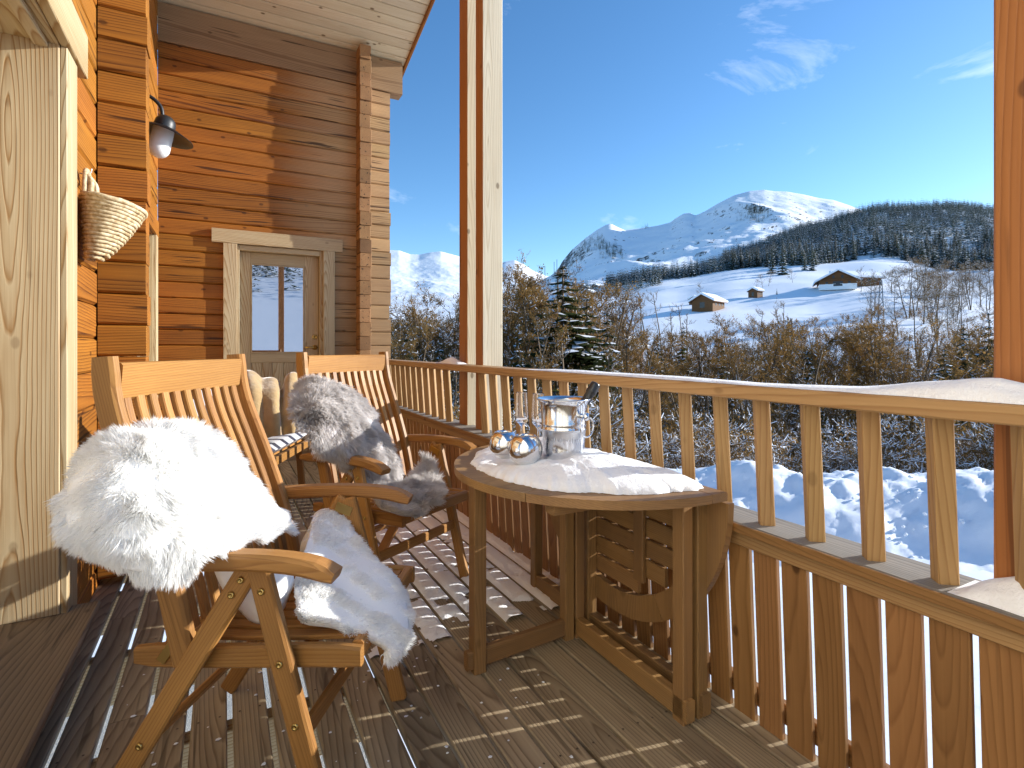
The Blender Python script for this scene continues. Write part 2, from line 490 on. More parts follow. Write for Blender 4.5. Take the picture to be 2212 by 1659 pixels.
def straw_mat():
    m, t, N, L, P = newmat('straw')
    co = N.new('ShaderNodeTexCoord'); nz = N.new('ShaderNodeTexNoise'); nz.inputs['Scale'].default_value = 60; nz.inputs['Detail'].default_value = 5
    L.new(co.outputs['Object'], nz.inputs[0])
    rp = N.new('ShaderNodeValToRGB'); rp.color_ramp.elements[0].position = 0.3; rp.color_ramp.elements[1].position = 0.7
    rp.color_ramp.elements[0].color = srgb(160, 128, 82); rp.color_ramp.elements[1].color = srgb(226, 208, 170)
    L.new(nz.outputs['Fac'], rp.inputs[0]); L.new(rp.outputs[0], P.inputs['Base Color'])
    P.inputs['Roughness'].default_value = 0.75
    bp = N.new('ShaderNodeBump'); bp.inputs['Strength'].default_value = 0.5; bp.inputs['Distance'].default_value = 0.003
    L.new(nz.outputs['Fac'], bp.inputs['Height']); L.new(bp.outputs[0], P.inputs['Normal'])
    return m
M_straw = straw_mat()
def snow_mat(name, nscale, bump, dist, lo=(0.80, 0.82, 0.86, 1), hi=(0.90, 0.91, 0.93, 1)):
    m, t, N, L, P = newmat(name)
    co = N.new('ShaderNodeTexCoord'); nz = N.new('ShaderNodeTexNoise'); nz.inputs['Scale'].default_value = nscale; nz.inputs['Detail'].default_value = 8; nz.inputs['Roughness'].default_value = 0.65
    L.new(co.outputs['Object'], nz.inputs[0])
    mx = N.new('ShaderNodeMix'); mx.data_type = 'RGBA'; mx.inputs['A'].default_value = lo; mx.inputs['B'].default_value = hi
    L.new(nz.outputs['Fac'], mx.inputs['Factor']); L.new(mx.outputs['Result'], P.inputs['Base Color'])
    bp = N.new('ShaderNodeBump'); bp.inputs['Strength'].default_value = bump; bp.inputs['Distance'].default_value = dist
    L.new(nz.outputs['Fac'], bp.inputs['Height']); L.new(bp.outputs[0], P.inputs['Normal'])
    P.inputs['Roughness'].default_value = 0.75
    P.inputs['Specular IOR Level'].default_value = 0.25
    return m
M_snow = snow_mat('fresh_snow', 90, 0.6, 0.008, (.90, .91, .93, 1), (.955, .96, .97, 1))
M_snowg = snow_mat('ground_snow', 3.0, 0.3, 0.04, (.88, .89, .91, 1), (.93, .94, .95, 1))
M_snowh = snow_mat('hill_snow', 0.05, 0.25, 1.0, (.90, .91, .93, 1), (.95, .95, .96, 1))
M_snowm = snow_mat('mountain_snow', 0.012, 0.55, 12.0)
def mountain_mat():
    """snow with bare rock where the face is steep"""
    m = snow_mat('alpine_snow_and_rock', 0.012, 0.40, 12.0, (.92, .93, .94, 1), (.96, .96, .97, 1))
    N, L = m.node_tree.nodes, m.node_tree.links
    P = N['Principled BSDF']
    src = P.inputs['Base Color'].links[0].from_socket
    g = N.new('ShaderNodeNewGeometry'); sp = N.new('ShaderNodeSeparateXYZ'); L.new(g.outputs['True Normal'], sp.inputs[0])
    co = N.new('ShaderNodeTexCoord'); nz = N.new('ShaderNodeTexNoise'); nz.inputs['Scale'].default_value = 0.03; nz.inputs['Detail'].default_value = 9; nz.inputs['Roughness'].default_value = 0.7
    L.new(co.outputs['Object'], nz.inputs[0])
    ad = N.new('ShaderNodeMath'); ad.operation = 'MULTIPLY_ADD'; ad.inputs[1].default_value = 0.45
    hz = N.new('ShaderNodeMath'); hz.operation = 'MULTIPLY'; hz.inputs[1].default_value = 0.5; L.new(sp.outputs['Z'], hz.inputs[0])
    L.new(nz.outputs['Fac'], ad.inputs[0]); L.new(hz.outputs[0], ad.inputs[2])
    rp = N.new('ShaderNodeValToRGB'); rp.color_ramp.elements[0].position = 0.555; rp.color_ramp.elements[0].color = (1, 1, 1, 1)
    rp.color_ramp.elements[1].position = 0.60; rp.color_ramp.elements[1].color = (0, 0, 0, 1)
    L.new(ad.outputs[0], rp.inputs[0])
    mx = N.new('ShaderNodeMix'); mx.data_type = 'RGBA'; mx.inputs['B'].default_value = srgb(92, 88, 84)
    L.new(rp.outputs[0], mx.inputs['Factor']); L.new(src, mx.inputs['A']); L.new(mx.outputs['Result'], P.inputs['Base Color'])
    return m
M_alp = mountain_mat()
M_gravel = plain('gravel', srgb(178, 172, 160), 0.9, 0, 0.5, 90, 0.8)
M_whitefur = fibre('white_fleece', (0.985, 0.98, 0.965, 1), (0.96, 0.955, 0.94, 1), 6, 0.5)
M_greyfur = fibre('grey_fleece', srgb(238, 234, 231), srgb(208, 202, 198), 9, 0.45)
M_hide = plain('white_hide', (0.93, 0.92, 0.90, 1), 0.7)
M_hideg = plain('grey_hide', srgb(200, 192, 188), 0.9)
M_blanket = plain('beige_plush', srgb(172, 142, 94), 0.95, 0, 0.3, 18, 0.4)
M_blanket.node_tree.nodes['Principled BSDF'].inputs['Sheen Weight'].default_value = 0.6
M_bark = plain('bark', srgb(96, 80, 62), 0.9, 0, 0.35, 6, 0.5)
M_twig = fibre('twigs', srgb(142, 118, 80), srgb(98, 80, 54), 0.7, 0.1)
M_leafb = fibre('dry_beech_leaves', srgb(168, 130, 76), srgb(122, 94, 56), 0.8, 0.35)
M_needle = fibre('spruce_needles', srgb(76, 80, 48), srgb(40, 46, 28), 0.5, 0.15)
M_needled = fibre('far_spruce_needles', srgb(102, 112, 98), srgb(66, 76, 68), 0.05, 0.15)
M_snowt = plain('snow_on_branches', (0.86, 0.87, 0.90, 1), 0.8)
def clear_glass():
    m, t, N, L, P = newmat('clear_glass')
    P.inputs['Base Color'].default_value = (1, 1, 1, 1); P.inputs['Roughness'].default_value = 0
    P.inputs['Transmission Weight'].default_value = 1; P.inputs['IOR'].default_value = 1.5
    return m
M_glass = clear_glass()
def pane_mat():
    m, t, N, L, P = newmat('coated_window_glass')
    N.remove(P)
    gl = N.new('ShaderNodeBsdfGlossy'); gl.inputs['Roughness'].default_value = 0.01; gl.inputs['Color'].default_value = (0.92, 0.95, 1, 1)
    df = N.new('ShaderNodeBsdfDiffuse'); df.inputs['Color'].default_value = (0.05, 0.052, 0.055, 1)
    mx = N.new('ShaderNodeMixShader'); mx.inputs[0].default_value = 0.55
    L.new(df.outputs[0], mx.inputs[1]); L.new(gl.outputs[0], mx.inputs[2]); L.new(mx.outputs[0], N['Material Output'].inputs[0])
    return m
M_pane = pane_mat()
# ================================================================== DECK
XW = -0.52            # inner face of the long log wall
YG = 5.80             # face of the wall with the glazed door
DY0, DY1 = -6.5, 5.80
deck = thing('deck', (0, 0, 0), kind='structure')
k = -5
while True:
    g0 = 0.018 + 0.11 * k
    x0 = g0; x1 = g0 + 0.11
    if x0 > 1.44: break
    gap = 0.015 if x0 < 0.3 else 0.010
    x0 += gap / 2; x1 -= gap / 2
    dz = random.uniform(-.0015, .0015)
    cuts = [DY0, random.uniform(-2.5, -0.5), random.uniform(1.9, 4.2), DY1]
    for a, b in zip(cuts[:-1], cuts[1:]):
        box('deck_board', x0, x1, a + .001, b - .001, -0.028 + dz, dz, M_deck, deck, 'y', c=0.004)
    k += 1
for y in np.arange(-6.2, 5.9, 0.62):
    box('joist', -0.6, 1.46, y - .03, y + .03, -0.20, -0.0305, M_trim, deck, 'x')
box('edge_beam', 1.462, 1.52, DY0, DY1, -0.26, -0.06, M_post, deck, 'y')
for y in (-5.5, -0.8, 2.2, 5.2):
    box('support_post', 1.36, 1.46, y - .05, y + .05, -2.7, -0.201, M_post, deck, 'z')

# ================================================================== LONG LOG WALL (left)
def log(x0, x1, y0, y1, z0, z1, mat, parent, axis, name='log'):
    j = random.uniform(-.003, .003)
    if axis == 'y': return box(name, x0 + j, x1 + j, y0, y1, z0 + .0015, z1 - .0015, mat, parent, 'y', c=0.011)
    return box(name, x0, x1, y0 + j, y1 + j, z0 + .0015, z1 - .0015, mat, parent, 'x', c=0.011)
wall_l = thing('log_wall', (XW, 3, 0), 0, 'orange log wall running back along the left side of the deck', 'log wall')
ox = XW
H = 0.155
z = 0.855 - 6 * H
def L_(x, y, z): return (x - XW, y - 3, z)
DO0, DO1, DOZ = 4.55, 5.33, 2.08       # opening of the far side door
while z < 4.9:
    spans = [(2.55, 5.797)] if z > 2.30 else [(2.55, 4.42), (5.45, 5.797)] if z < DOZ + .1 else [(2.55, 5.797)]
    if z > 2.36: spans = [(1.0, 2.55 - .002)] + spans
    for a, b in spans:
        log(-0.14, 0.0, a - 3, b - 3, z, z + H, M_log, wall_l, 'y')
    z += H

box('wall_core', -0.20, -0.142, -9.4, -2.0, -0.1, 4.9, M_log, wall_l, 'y')
box('wall_core', -0.20, -0.142, -0.44, 2.9, -0.1, 4.9, M_log, wall_l, 'y')
# pale window front nearer than the doorway; the lanterns and the bucket mirror it
M_pale = wood('pale_paintwork', srgb(232, 224, 208), srgb(206, 194, 172), rings=40, contrast=0.3, rough=0.5, var=0.06, knots=0.0)
front = thing('window_front', (XW, -2.75, 0), 0, 'pale window front beside the doorway, mirrored in the steel lanterns', 'window front')
for i in range(4):
    y0 = -3.7 + i * 1.86
    fr_ = thing_part = box('pier', -0.10, 0.0, y0 - .0, y0 + .46, 0, 4.9, M_pale, front, 'z')
    box('sill', -0.10, 0.03, y0 + .461, y0 + 1.859, 0.30, 0.38, M_pale, front, 'y')
    box('apron', -0.09, -0.01, y0 + .461, y0 + 1.859, 0.0, 0.299, M_pale, front, 'y')
    w_ = box('window_frame', -0.085, -0.03, y0 + .461, y0 + .53, 0.381, 2.3, M_pale, front, 'z')
    box('mullion', -0.085, -0.03, y0 + 1.13, y0 + 1.20, 0.381, 2.3, M_pale, front, 'z')
    box('curtain', -0.16, -0.14, y0 + .461, y0 + 1.859, 0.381, 2.3, M_pale, front, 'z')
    box('spandrel', -0.10, 0.0, y0 + .461, y0 + 1.859, 2.301, 4.9, M_pale, front, 'y')
# log crossing: the wing that stands out from the wall
wing = thing('log_wall_wing', (XW, 3.13, 0), 0, 'short stub of stacked logs standing out of the left wall beside the straw basket', 'log wall')
z = 1.08 - 7 * 0.1495
while z < 4.9:
    log(0.004, 0.193 + random.uniform(-.004, .004), 0.0, 0.14, z, z + 0.1495, M_log, wing, 'x')
    z += 0.1495

# ================================================================== WALL WITH GLAZED DOOR
wall_d = thing('log_wall', (0.4, YG, 0), 0, 'orange log wall facing the camera, with the glazed door in it', 'log wall')
z = 3.90 - 27 * 0.145
n = 0
while z < 3.86:
    hh = 0.145
    spans = [(-0.52, 1.60)]
    if z < 2.10: spans = [(-0.52, 0.06), (0.955, 1.60)]
    for a, b in spans:
        b2 = b + (random.uniform(-.012, .012) if b > 1.5 else 0)
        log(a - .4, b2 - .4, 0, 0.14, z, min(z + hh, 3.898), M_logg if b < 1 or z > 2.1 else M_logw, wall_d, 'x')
    z += hh
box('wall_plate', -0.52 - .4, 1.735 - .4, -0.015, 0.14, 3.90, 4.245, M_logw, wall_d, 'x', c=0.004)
box('wall_core', -0.93, 0.99, 0.142, 0.20, -0.1, 4.2, M_log, wall_d, 'x')
# interlocking log ends
for q in range(30):
    z0 = -0.05 + q * 0.1435
    if z0 > 4.14: break
    d = random.uniform(-.008, .008)
    w = random.uniform(-.006, .006)
    bar('log_end', (0.895 + w, -0.001, z0 + .072), (0.895 + w, -0.175 + d, z0 + .072), 0.115 + w, 0.1405, M_logend, wall_d, (0, 0, 1), c=0.006, e=0.003)

# ceiling / roof underside: rises towards the camera, boards run along x
roof = thing('roof', (0.6, YG, 4.25), 0, 'pale knotty boarded roof underside over the far end of the deck', 'roof')
sl_ = 0.255
XE = 1.765
bw = 0.118
nb = 24
for i in range(nb):
    ya = 0.05 - i * bw
    yb = ya - bw + .002
    za, zb = 0.008 - sl_ * ya, 0.008 - sl_ * yb
    ym, zm = (ya + yb) / 2, (za + zb) / 2
    xl = -1.25
    nrm = Vector((0, sl_, 1)).normalized()
    bar('ceiling_board', (xl, ym, zm + .012), (XE - 0.6, ym, zm + .012), bw - .003, 0.02, M_ceil, roof, nrm, c=0.005)
yy = 0.05 - nb * bw
bar('fascia', (XE - .6 + .013, 0.32, 0.02 - sl_ * .32), (XE - .6 + .013, yy, 0.02 - sl_ * yy), 0.024, 0.10, M_log, roof, (0, 0, 1))
bar('roof_deck', (0, 0.32, 0.06 - sl_ * .32), (0, yy, 0.06 - sl_ * yy), 2.4, 0.05, M_ceil, roof, (0, 0, 1))
bar('snow_layer', (0, 0.32, 0.24 - sl_ * .32), (0, yy, 0.24 - sl_ * yy), 2.5, 0.28, M_snow, roof, (0, 0, 1), c=0.08)

# ================================================================== GLAZED DOOR
door = thing('glazed_door', (0.5, YG, 0), 0, 'pale wooden door with a tall glass pane, in the far log wall', 'door')
dx = -0.5
box('header_casing', -0.095 + dx, 1.093 + dx, -0.035, -0.002, 2.116, 2.247, M_trim, door, 'x')
box('casing', 0.0 + dx, 0.117 + dx, -0.033, -0.002, 0.0, 2.1145, M_trim, door, 'z')
box('casing', 0.903 + dx, 1.016 + dx, -0.033, -0.002, 0.0, 2.1145, M_trim, door, 'z')
box('jamb', 0.062 + dx, 0.138 + dx, 0.0, 0.13, 0.0, 2.113, M_trim, door, 'z')
box('jamb', 0.872 + dx, 0.953 + dx, 0.0, 0.13, 0.0, 2.113, M_trim, door, 'z')
box('jamb_head', 0.139 + dx, 0.871 + dx, 0.0, 0.13, 2.063, 2.113, M_trim, door, 'x')
box('threshold', 0.139 + dx, 0.871 + dx, -0.03, 0.13, 0.0, 0.06, M_deck, door, 'x')
YL = 0.075
box('stile', 0.141 + dx, 0.238 + dx, YL, YL + .045, 0.062, 2.060, M_trim, door, 'z', c=.002)
st = box('stile', 0.735 + dx, 0.869 + dx, YL, YL + .045, 0.062, 2.060, M_trim, door, 'z', c=.002)
box('top_rail', 0.2385 + dx, 0.7345 + dx, YL, YL + .045, 1.953, 2.060, M_trim, door, 'x', c=.002)
box('lock_rail', 0.2385 + dx, 0.7345 + dx, YL, YL + .045, 0.975, 1.070, M_trim, door, 'x', c=.002)
for i in range(5):
    a = 0.2385 + i * .0992
    box('panel_board', a + dx + .0008, a + .0984 + dx, YL + .008, YL + .03, 0.062, 0.9745, M_trim, door, 'z', c=.004)
# glazing beads and pane
for (a, b, c_, d_) in ((0.239, 0.251, 1.071, 1.952), (0.722, 0.734, 1.071, 1.952)):
    box('glazing_bead', a + dx, b + dx, YL - .006, YL + .03, c_, d_, M_trim, door, 'z', c=.002)
for (c_, d_) in ((1.071, 1.084), (1.939, 1.952)):
    box('glazing_bead', 0.2515 + dx, 0.7215 + dx, YL - .006, YL + .03, c_, d_, M_trim, door, 'x', c=.002)
box('glass_pane', 0.2505 + dx, 0.7225 + dx, YL + .008, YL + .016, 1.083, 1.940, M_pane, door, 'x', c=0)
R90 = Matrix.Rotation(math.pi / 2, 4, 'X')
lathe('lock_rose', [(0, 0), (.026, 0), (.026, .008), (.010, .010), (.010, .006), (0, .006)], M_brass, door, 24, T(0.835 + dx, YL, 1.235) @ R90)
h = lathe('handle_rose', [(0, 0), (.026, 0), (.024, .009), (.010, .011), (.010, .045), (0, .045)], M_brass, door, 24, T(0.835 + dx, YL, 1.128) @ R90)
tube('lever', [(0.835 + dx, YL - .042, 1.128), (0.80 + dx, YL - .046, 1.129), (0.735 + dx, YL - .044, 1.126)], .009, M_brass, h, 10)

# ================================================================== NEAR DOORWAY (left edge of the picture)
nd = thing('door_frame', (XW, 2.43, 0), 0, 'pale timber door surround at the left edge, with deep jamb and header', 'door frame')
box('jamb', -0.155, 0.011, 0.0, 0.15, 0.182, 2.19, M_trim, nd, 'z')
box('inner_frame', -0.25, -0.157, 0.03, 0.14, 0.182, 2.19, M_trim, nd, 'z')
box('casing', 0.0115, 0.032, 0.006, 0.155, 0.10, 2.188, M_trim, nd, 'z')
box('lintel', -0.26, 0.010, -1.6, 0.15, 2.1905, 2.36, M_trim, nd, 'y')
box('lintel_strip', -0.06, -0.02, -1.6, -0.002, 2.172, 2.1900, M_trim, nd, 'y')
box('header_casing', 0.0125, 0.045, -1.6, 0.262, 2.190, 2.36, M_trim, nd, 'y')
box('door_panel', -0.34, -0.30, -1.2, 0.03, 0.19, 2.19, M_trim, nd, 'z')
step = thing('door_step', (XW, 1.6, 0), 0, 'dark weathered plank step below the door surround at the left edge', 'step')
box('tread', -0.32, 0.118, -1.9, 0.905, 0.150, 0.180, M_step, step, 'y', c=.010, e=.008)
box('riser', 0.02, 0.05, -1.9, 0.86, 0.002, 0.1495, M_step, step, 'y')

# far side door opening in the long wall
fd = thing('door_frame', (XW, 5.33, 0), 0, 'narrow glimpse of a pale door frame behind the log stub, left of the far wall', 'door frame')
box('jamb', -0.145, 0.011, 0.0, 0.12, 0.02, 2.06, M_trim, fd, 'z')
box('casing', 0.0115, 0.034, 0.004, 0.12, 0.02, 2.06, M_trim, fd, 'z')
box('header_casing', 0.0115, 0.034, -0.95, 0.18, 2.0605, 2.20, M_log, fd, 'y')
box('lintel', -0.145, 0.010, -0.95, 0.12, 2.0605, 2.18, M_log, fd, 'y')
box('jamb', -0.145, 0.011, -0.92, -0.80, 0.02, 2.06, M_trim, fd, 'z')
box('door_leaf', -0.13, -0.09, -0.80, 0.0, 0.02, 2.06, M_trim, fd, 'z')

# ================================================================== BALUSTRADE
bal = thing('balustrade', (1.40, 2.5, 0), 0, 'larch balustrade of square balusters above close upright boards along the deck', 'balustrade')
BX, BY = 1.40, 2.5
YA, YB = -6.5, 5.79
box('top_rail', 1.32 - BX, 1.445 - BX, YA - BY, YB - BY, 0.972, 1.0125, M_rail, bal, 'y', c=.004)
box('lower_rail', 1.35 - BX, 1.50 - BX, YA - BY, YB - BY, 0.572, 0.600, M_grey, bal, 'y', c=.004)
box('rail_facing', 1.341 - BX, 1.3495 - BX, YA - BY, YB - BY, 0.5725, 0.5985, M_slat, bal, 'y', c=.002)
box('batten', 1.364 - BX, 1.384 - BX, YA - BY, YB - BY, 0.528, 0.5715, M_rail, bal, 'y', c=.003)
ang = math.radians(-41)
wv = Vector((math.cos(ang), math.sin(ang), 0))
y = 0.604 - 5 * 0.148 * 1.0
yb0 = 0.604 - 0.149 * 47
i = 0
POSTY = [(3.06, 3.50)]
while True:
    y = yb0 + 0.149 * i
    i += 1
    if y > YB - .05: break
    if any(a - .02 < y < b + .02 for a, b in POSTY): continue
    xb, xt = 1.418, 1.392
    bar('baluster', (xb - BX, y - BY, 0.6005), (xt - BX, y - BY, 0.9715), 0.038, 0.041, M_rail, bal, wv, c=.003)
# close boards below: they lean out a little at the foot
y = 0.4505 * 1.39
y0 = y - 0.0898 * 78
i = 0
while True:
    ya = y0 + 0.0898 * i
    i += 1
    if ya > YB - .1: break
    g = 0.0150
    bar('board', (1.418 - BX, ya + .0449 - BY, -0.06), (1.384 - BX, ya + .0449 - BY, 0.5715), 0.0898 - g, 0.016, M_slat, bal, (1, 0, 0), c=.002)
box('bottom_rail', 1.431 - BX, 1.455 - BX, YA - BY, YB - BY, 0.03, 0.09, M_slat, bal, 'y')
# posts
def post(y0, y1, x0, x1, mat, label, z1=5.2, inner=None):
    o = thing('timber_post', ((x0 + x1) / 2, (y0 + y1) / 2, 0), 0, label, 'post')
    hx, hy = (x1 - x0) / 2, (y1 - y0) / 2
    s = box('shaft', -hx, hx, -hy, hy, -2.7, z1, mat, o, 'z', c=.005)
    if inner is not None:                      # sheltered face towards the deck kept its colour
        me = s.data = s.data.copy()
        me.materials.append(inner)
        for f in me.polygons:
            if (s.matrix_basis.to_3x3() @ f.normal).x < -.5: f.material_index = 1
    return o
pa = post(3.345, 3.480, 1.447, 1.575, M_postpale, 'slimmer timber post just behind the pale post, middle of the balustrade', inner=M_post)
pb = post(3.10, 3.206, 1.447, 1.592, M_postpale, 'pale weathered timber post standing against the middle of the balustrade', inner=M_post)
pc = post(0.40, 0.532, 1.452, 1.60, M_post, 'orange timber post at the right edge of the picture')
post(-5.75, -5.6, 1.452, 1.60, M_post, 'timber post at the near end of the balustrade, mirrored in the door glass')
# ================================================================== FOLDING ARMCHAIRS
def chair(loc, rz, label):
    t = thing('folding_armchair', (loc[0], loc[1], 0), rz, label, 'armchair', 'wooden folding armchairs')
    ST = [(-.338, 1.10), (-.332, 1.02), (-.312, .94), (-.272, .84), (-.225, .72), (-.185, .60), (-.155, .48), (-.14, .40)]
    def stp(y, n=16, dx=0): return curve_pts([(x + dx, y, z) for x, z in ST], n)
    for s in (-1, 1):
        sweep('back_stile', stp(s * .255), 0.030, 0.060, M_teak, t, (0, 1, 0), c=.008,
              hs=[.052, .058] + [.058] * 12 + [.056, .05])
    # top rail of the back, slightly bowed
    sweep('back_top_rail', [(-.322 - .012 * math.cos(a * 1.5), .2395 * a, 1.042) for a in np.linspace(-1, 1, 9)], 0.088, 0.024, M_teak, t, (0.10, 0, 1), c=.006)
    sweep('back_lower_rail', [(-.150, .2395 * a, .44) for a in (-1, 0, 1)], 0.05, 0.022, M_teak, t, (0.2, 0, 1))
    P = stp(0, 24, 0.0)
    for i in range(11):
        y = -0.2125 + i * 0.0425
        pts = [Vector((p.x + .004, y, p.z)) for p in P if .43 < p.z < 1.004]
        sweep('back_slat', pts, 0.0255, 0.014, M_teak, t, (0, 1, 0), c=.003)
    for s in (-1, 1):
        # armrest: flat, gently bowed, dipping at the front
        pts = curve_pts([(-.270, s * .292, .638), (-.20, s * .292, .643), (-.05, s * .292, .654), (.08, s * .292, .656), (.17, s * .292, .648), (.232, s * .292, .630)], 14)
        a = sweep('armrest', pts, 0.052, 0.036, M_teak, t, (0, 1, 0), c=.010, hs=[.020, .03] + [.038] * 10 + [.034, .022])
        y1 = s * .262
        la = bar('rear_leg', (.026, y1, .640), (-.372, y1, 0.0), 0.024, 0.050, M_teak, t, (1, 0, .6), c=.005, e=.006)
        lb = bar('front_leg', (.036, y1, .640), (.205, y1, 0.0), 0.026, 0.050, M_teak, t, (1, 0, .3), c=.005, e=.006)
        for (q, par) in (((.004, .604), la), ((-.018, .570), la), ((-.236, .2185), la), ((.052, .580), lb), ((.094, .42), lb), ((.130, .285), lb)):
            lathe('bolt', [(0, .003), (.0035, .003), (.0036, .0045), (.0075, .0035), (.008, 0)], M_brass, par, 12,
                  T(q[0], s * .2755, q[1]) @ Matrix.Rotation(-s * math.pi / 2, 4, 'X'))
        bar('hinge_plate', (.002, s * .247, .616), (.052, s * .247, .598), 0.004, 0.03, M_brass, t, (0, 0, 1), c=.001)
        # seat side rail
        sweep('seat_rail', curve_pts([(-.285, s * .222, .395), (-.18, s * .222, .398), (0, s * .222, .406), (.16, s * .222, .416), (.262, s * .222, .418)], 9), 0.024, 0.052, M_teak, t, (0, 1, 0), c=.008, hs=[.04] + [.052] * 7 + [.044])
        bar('recline_link', (-.165, s * .238, .46), (-.215, s * .238, .39), 0.003, 0.022, M_brass, t, (1, 0, 0), c=.001)
    for i in range(8):
        y = -.168 + i * .048
        pts = curve_pts([(-.20, y, .420), (0, y, .424), (.235, y, .440)], 6)
        sweep('seat_slat', pts, 0.034, 0.012, M_teak, t, (0, 1, 0), c=.003)
    bar('seat_front_rail', (.247, -.2095, .424), (.247, .2095, .424), 0.026, 0.044, M_teak, t, c=.005)
    bar('seat_back_rail', (-.225, -.2095, .398), (-.225, .2095, .398), 0.03, 0.03, M_teak, t, c=.005)
    bar('stretcher', (-.243, -.2495, .205), (-.243, .2495, .205), 0.018, 0.040, M_teak, t, (1, 0, 1.4), c=.004)
    bar('stretcher', (.138, -.2485, .255), (.138, .2485, .255), 0.018, 0.042, M_teak, t, (0, 0, 1), c=.004)
    bar('stretcher', (.100, -.2485, .395), (.100, .2485, .395), 0.016, 0.030, M_teak, t, (0, 0, 1), c=.004)
    return t
ch1 = chair((.181, 1.576), -.576, 'nearest wooden folding armchair, with the white sheepskin thrown over it')
ch2 = chair((.706, 2.464), -1.051, 'wooden folding armchair with the grey sheepskin, beside the table')

# ================================================================== SHEEPSKINS
def dense(rows, nu, nv):
    """rows of 3-D control points -> dense Catmull-Rom sheet"""
    A = [curve_pts(r, nu) for r in rows]
    cols = [curve_pts([A[i][j] for i in range(len(A))], nv) for j in range(nu)]
    return np.array([[tuple(cols[j][i]) for j in range(nu)] for i in range(nv)])
def sheet_normals(G, toward):
    du = np.gradient(G, axis=1); dv = np.gradient(G, axis=0)
    N = np.cross(du, dv)
    N /= np.linalg.norm(N, axis=2, keepdims=True) + 1e-9
    c = G.reshape(-1, 3).mean(0)
    if (N.reshape(-1, 3).mean(0) * (np.array(toward) - c)).sum() < 0: N = -N
    return N
def fleece(G, N, n, L, rng, w=0.0014, droop=0.55, both=True, clump=0.6, dirv=None, comb=(0, 0, -1), kw_c=(34, 34)):
    nv, nu, _ = G.shape
    # area weighted sampling
    d1 = G[1:, :-1] - G[:-1, :-1]; d2 = G[:-1, 1:] - G[:-1, :-1]
    ar = np.linalg.norm(np.cross(d1, d2), axis=2).ravel()
    cell = rng.choice(len(ar), n, p=ar / ar.sum())
    ci, cj = np.divmod(cell, nu - 1)
    fu, fv = rng.random(n), rng.random(n)
    def lerp(A):
        a = A[ci, cj]; b = A[ci, cj + 1]; c = A[ci + 1, cj]; d = A[ci + 1, cj + 1]
        return a * ((1 - fu) * (1 - fv))[:, None] + b * (fu * (1 - fv))[:, None] + c * ((1 - fu) * fv)[:, None] + d * (fu * fv)[:, None]
    P = lerp(G); Nn = lerp(N)
    Nn /= np.linalg.norm(Nn, axis=1, keepdims=True) + 1e-9
    sgn = np.ones(n)
    # fibres near the rim fan outwards
    gu = (cj + fu) / (nu - 1) * 2 - 1; gv = (ci + fv) / (nv - 1) * 2 - 1
    du = lerp(np.gradient(G, axis=1)); dv = lerp(np.gradient(G, axis=0))
    du /= np.linalg.norm(du, axis=1, keepdims=True) + 1e-9; dv /= np.linalg.norm(dv, axis=1, keepdims=True) + 1e-9
    fan = (np.sign(gu) * np.abs(gu) ** 4)[:, None] * du + (np.sign(gv) * np.abs(gv) ** 4)[:, None] * dv
    cb_ = np.array(comb, float)[None, :] - Nn * (Nn @ np.array(comb, float))[:, None]
    D = Nn * 0.54 + fan * 0.55 + cb_ * droop * 1.6
    # clump tufts: low frequency swirl shared by neighbours
    cs = 30.0
    sw = np.stack([vnoise(P[:, 0] * cs + 3, P[:, 2] * cs + P[:, 1] * cs), vnoise(P[:, 1] * cs + 31, P[:, 2] * cs - P[:, 0] * cs), vnoise(P[:, 0] * cs + P[:, 1] * cs, P[:, 2] * cs + 71)], 1) - .5
    D = D + sw * 2.0 * clump + rng.normal(0, .17, (n, 3))
    if dirv is not None: D = D + np.array(dirv)
    D /= np.linalg.norm(D, axis=1, keepdims=True)
    ln = L * (0.75 + 0.5 * rng.random(n)) * (0.8 + 0.5 * vnoise(P[:, 0] * 25, P[:, 1] * 25 + P[:, 2] * 25))
    side = np.cross(D, rng.normal(0, 1, (n, 3))); side /= np.linalg.norm(side, axis=1, keepdims=True) + 1e-9
    ww = w * (0.7 + 0.6 * rng.random(n))
    mid = P + D * (ln * .55)[:, None] + Nn * (ln * .08)[:, None]
    D2 = D + cb_ * .5 * droop + sw * .8 * clump; D2 /= np.linalg.norm(D2, axis=1, keepdims=True)
    tip = mid + D2 * (ln * .5)[:, None]
    # locks: fibres of one tuft lean their tips together
    nc_u, nc_v = int(kw_c[0]), int(kw_c[1])
    cid = ((gu * .5 + .5) * nc_u + .35 * np.sin(gv * 40)).astype(int).clip(0, nc_u) * (nc_v + 1) + ((gv * .5 + .5) * nc_v + .35 * np.sin(gu * 37)).astype(int).clip(0, nc_v)
    nid = cid.max() + 1
    cntc = np.bincount(cid, minlength=nid).astype(float) + 1e-9
    ct = np.stack([np.bincount(cid, tip[:, a_], nid) / cntc for a_ in range(3)], 1)
    kk = rng.uniform(.35, .75, n)[:, None]
    tip = tip * (1 - kk) + ct[cid] * kk
    mid = mid * (1 - kk * .35) + (ct[cid] * .5 + P * .5) * kk * .35
    o = side * ww[:, None]
    V = np.stack([P - o, P + o, mid + o * .8, mid - o * .8, tip], 1).reshape(-1, 3)
    b = (np.arange(n) * 5)[:, None]
    F = np.concatenate([b + np.array([[0, 1, 2]]), b + np.array([[0, 2, 3]]), b + np.array([[3, 2, 4]])], 1).reshape(-1, 3)
    return V, F
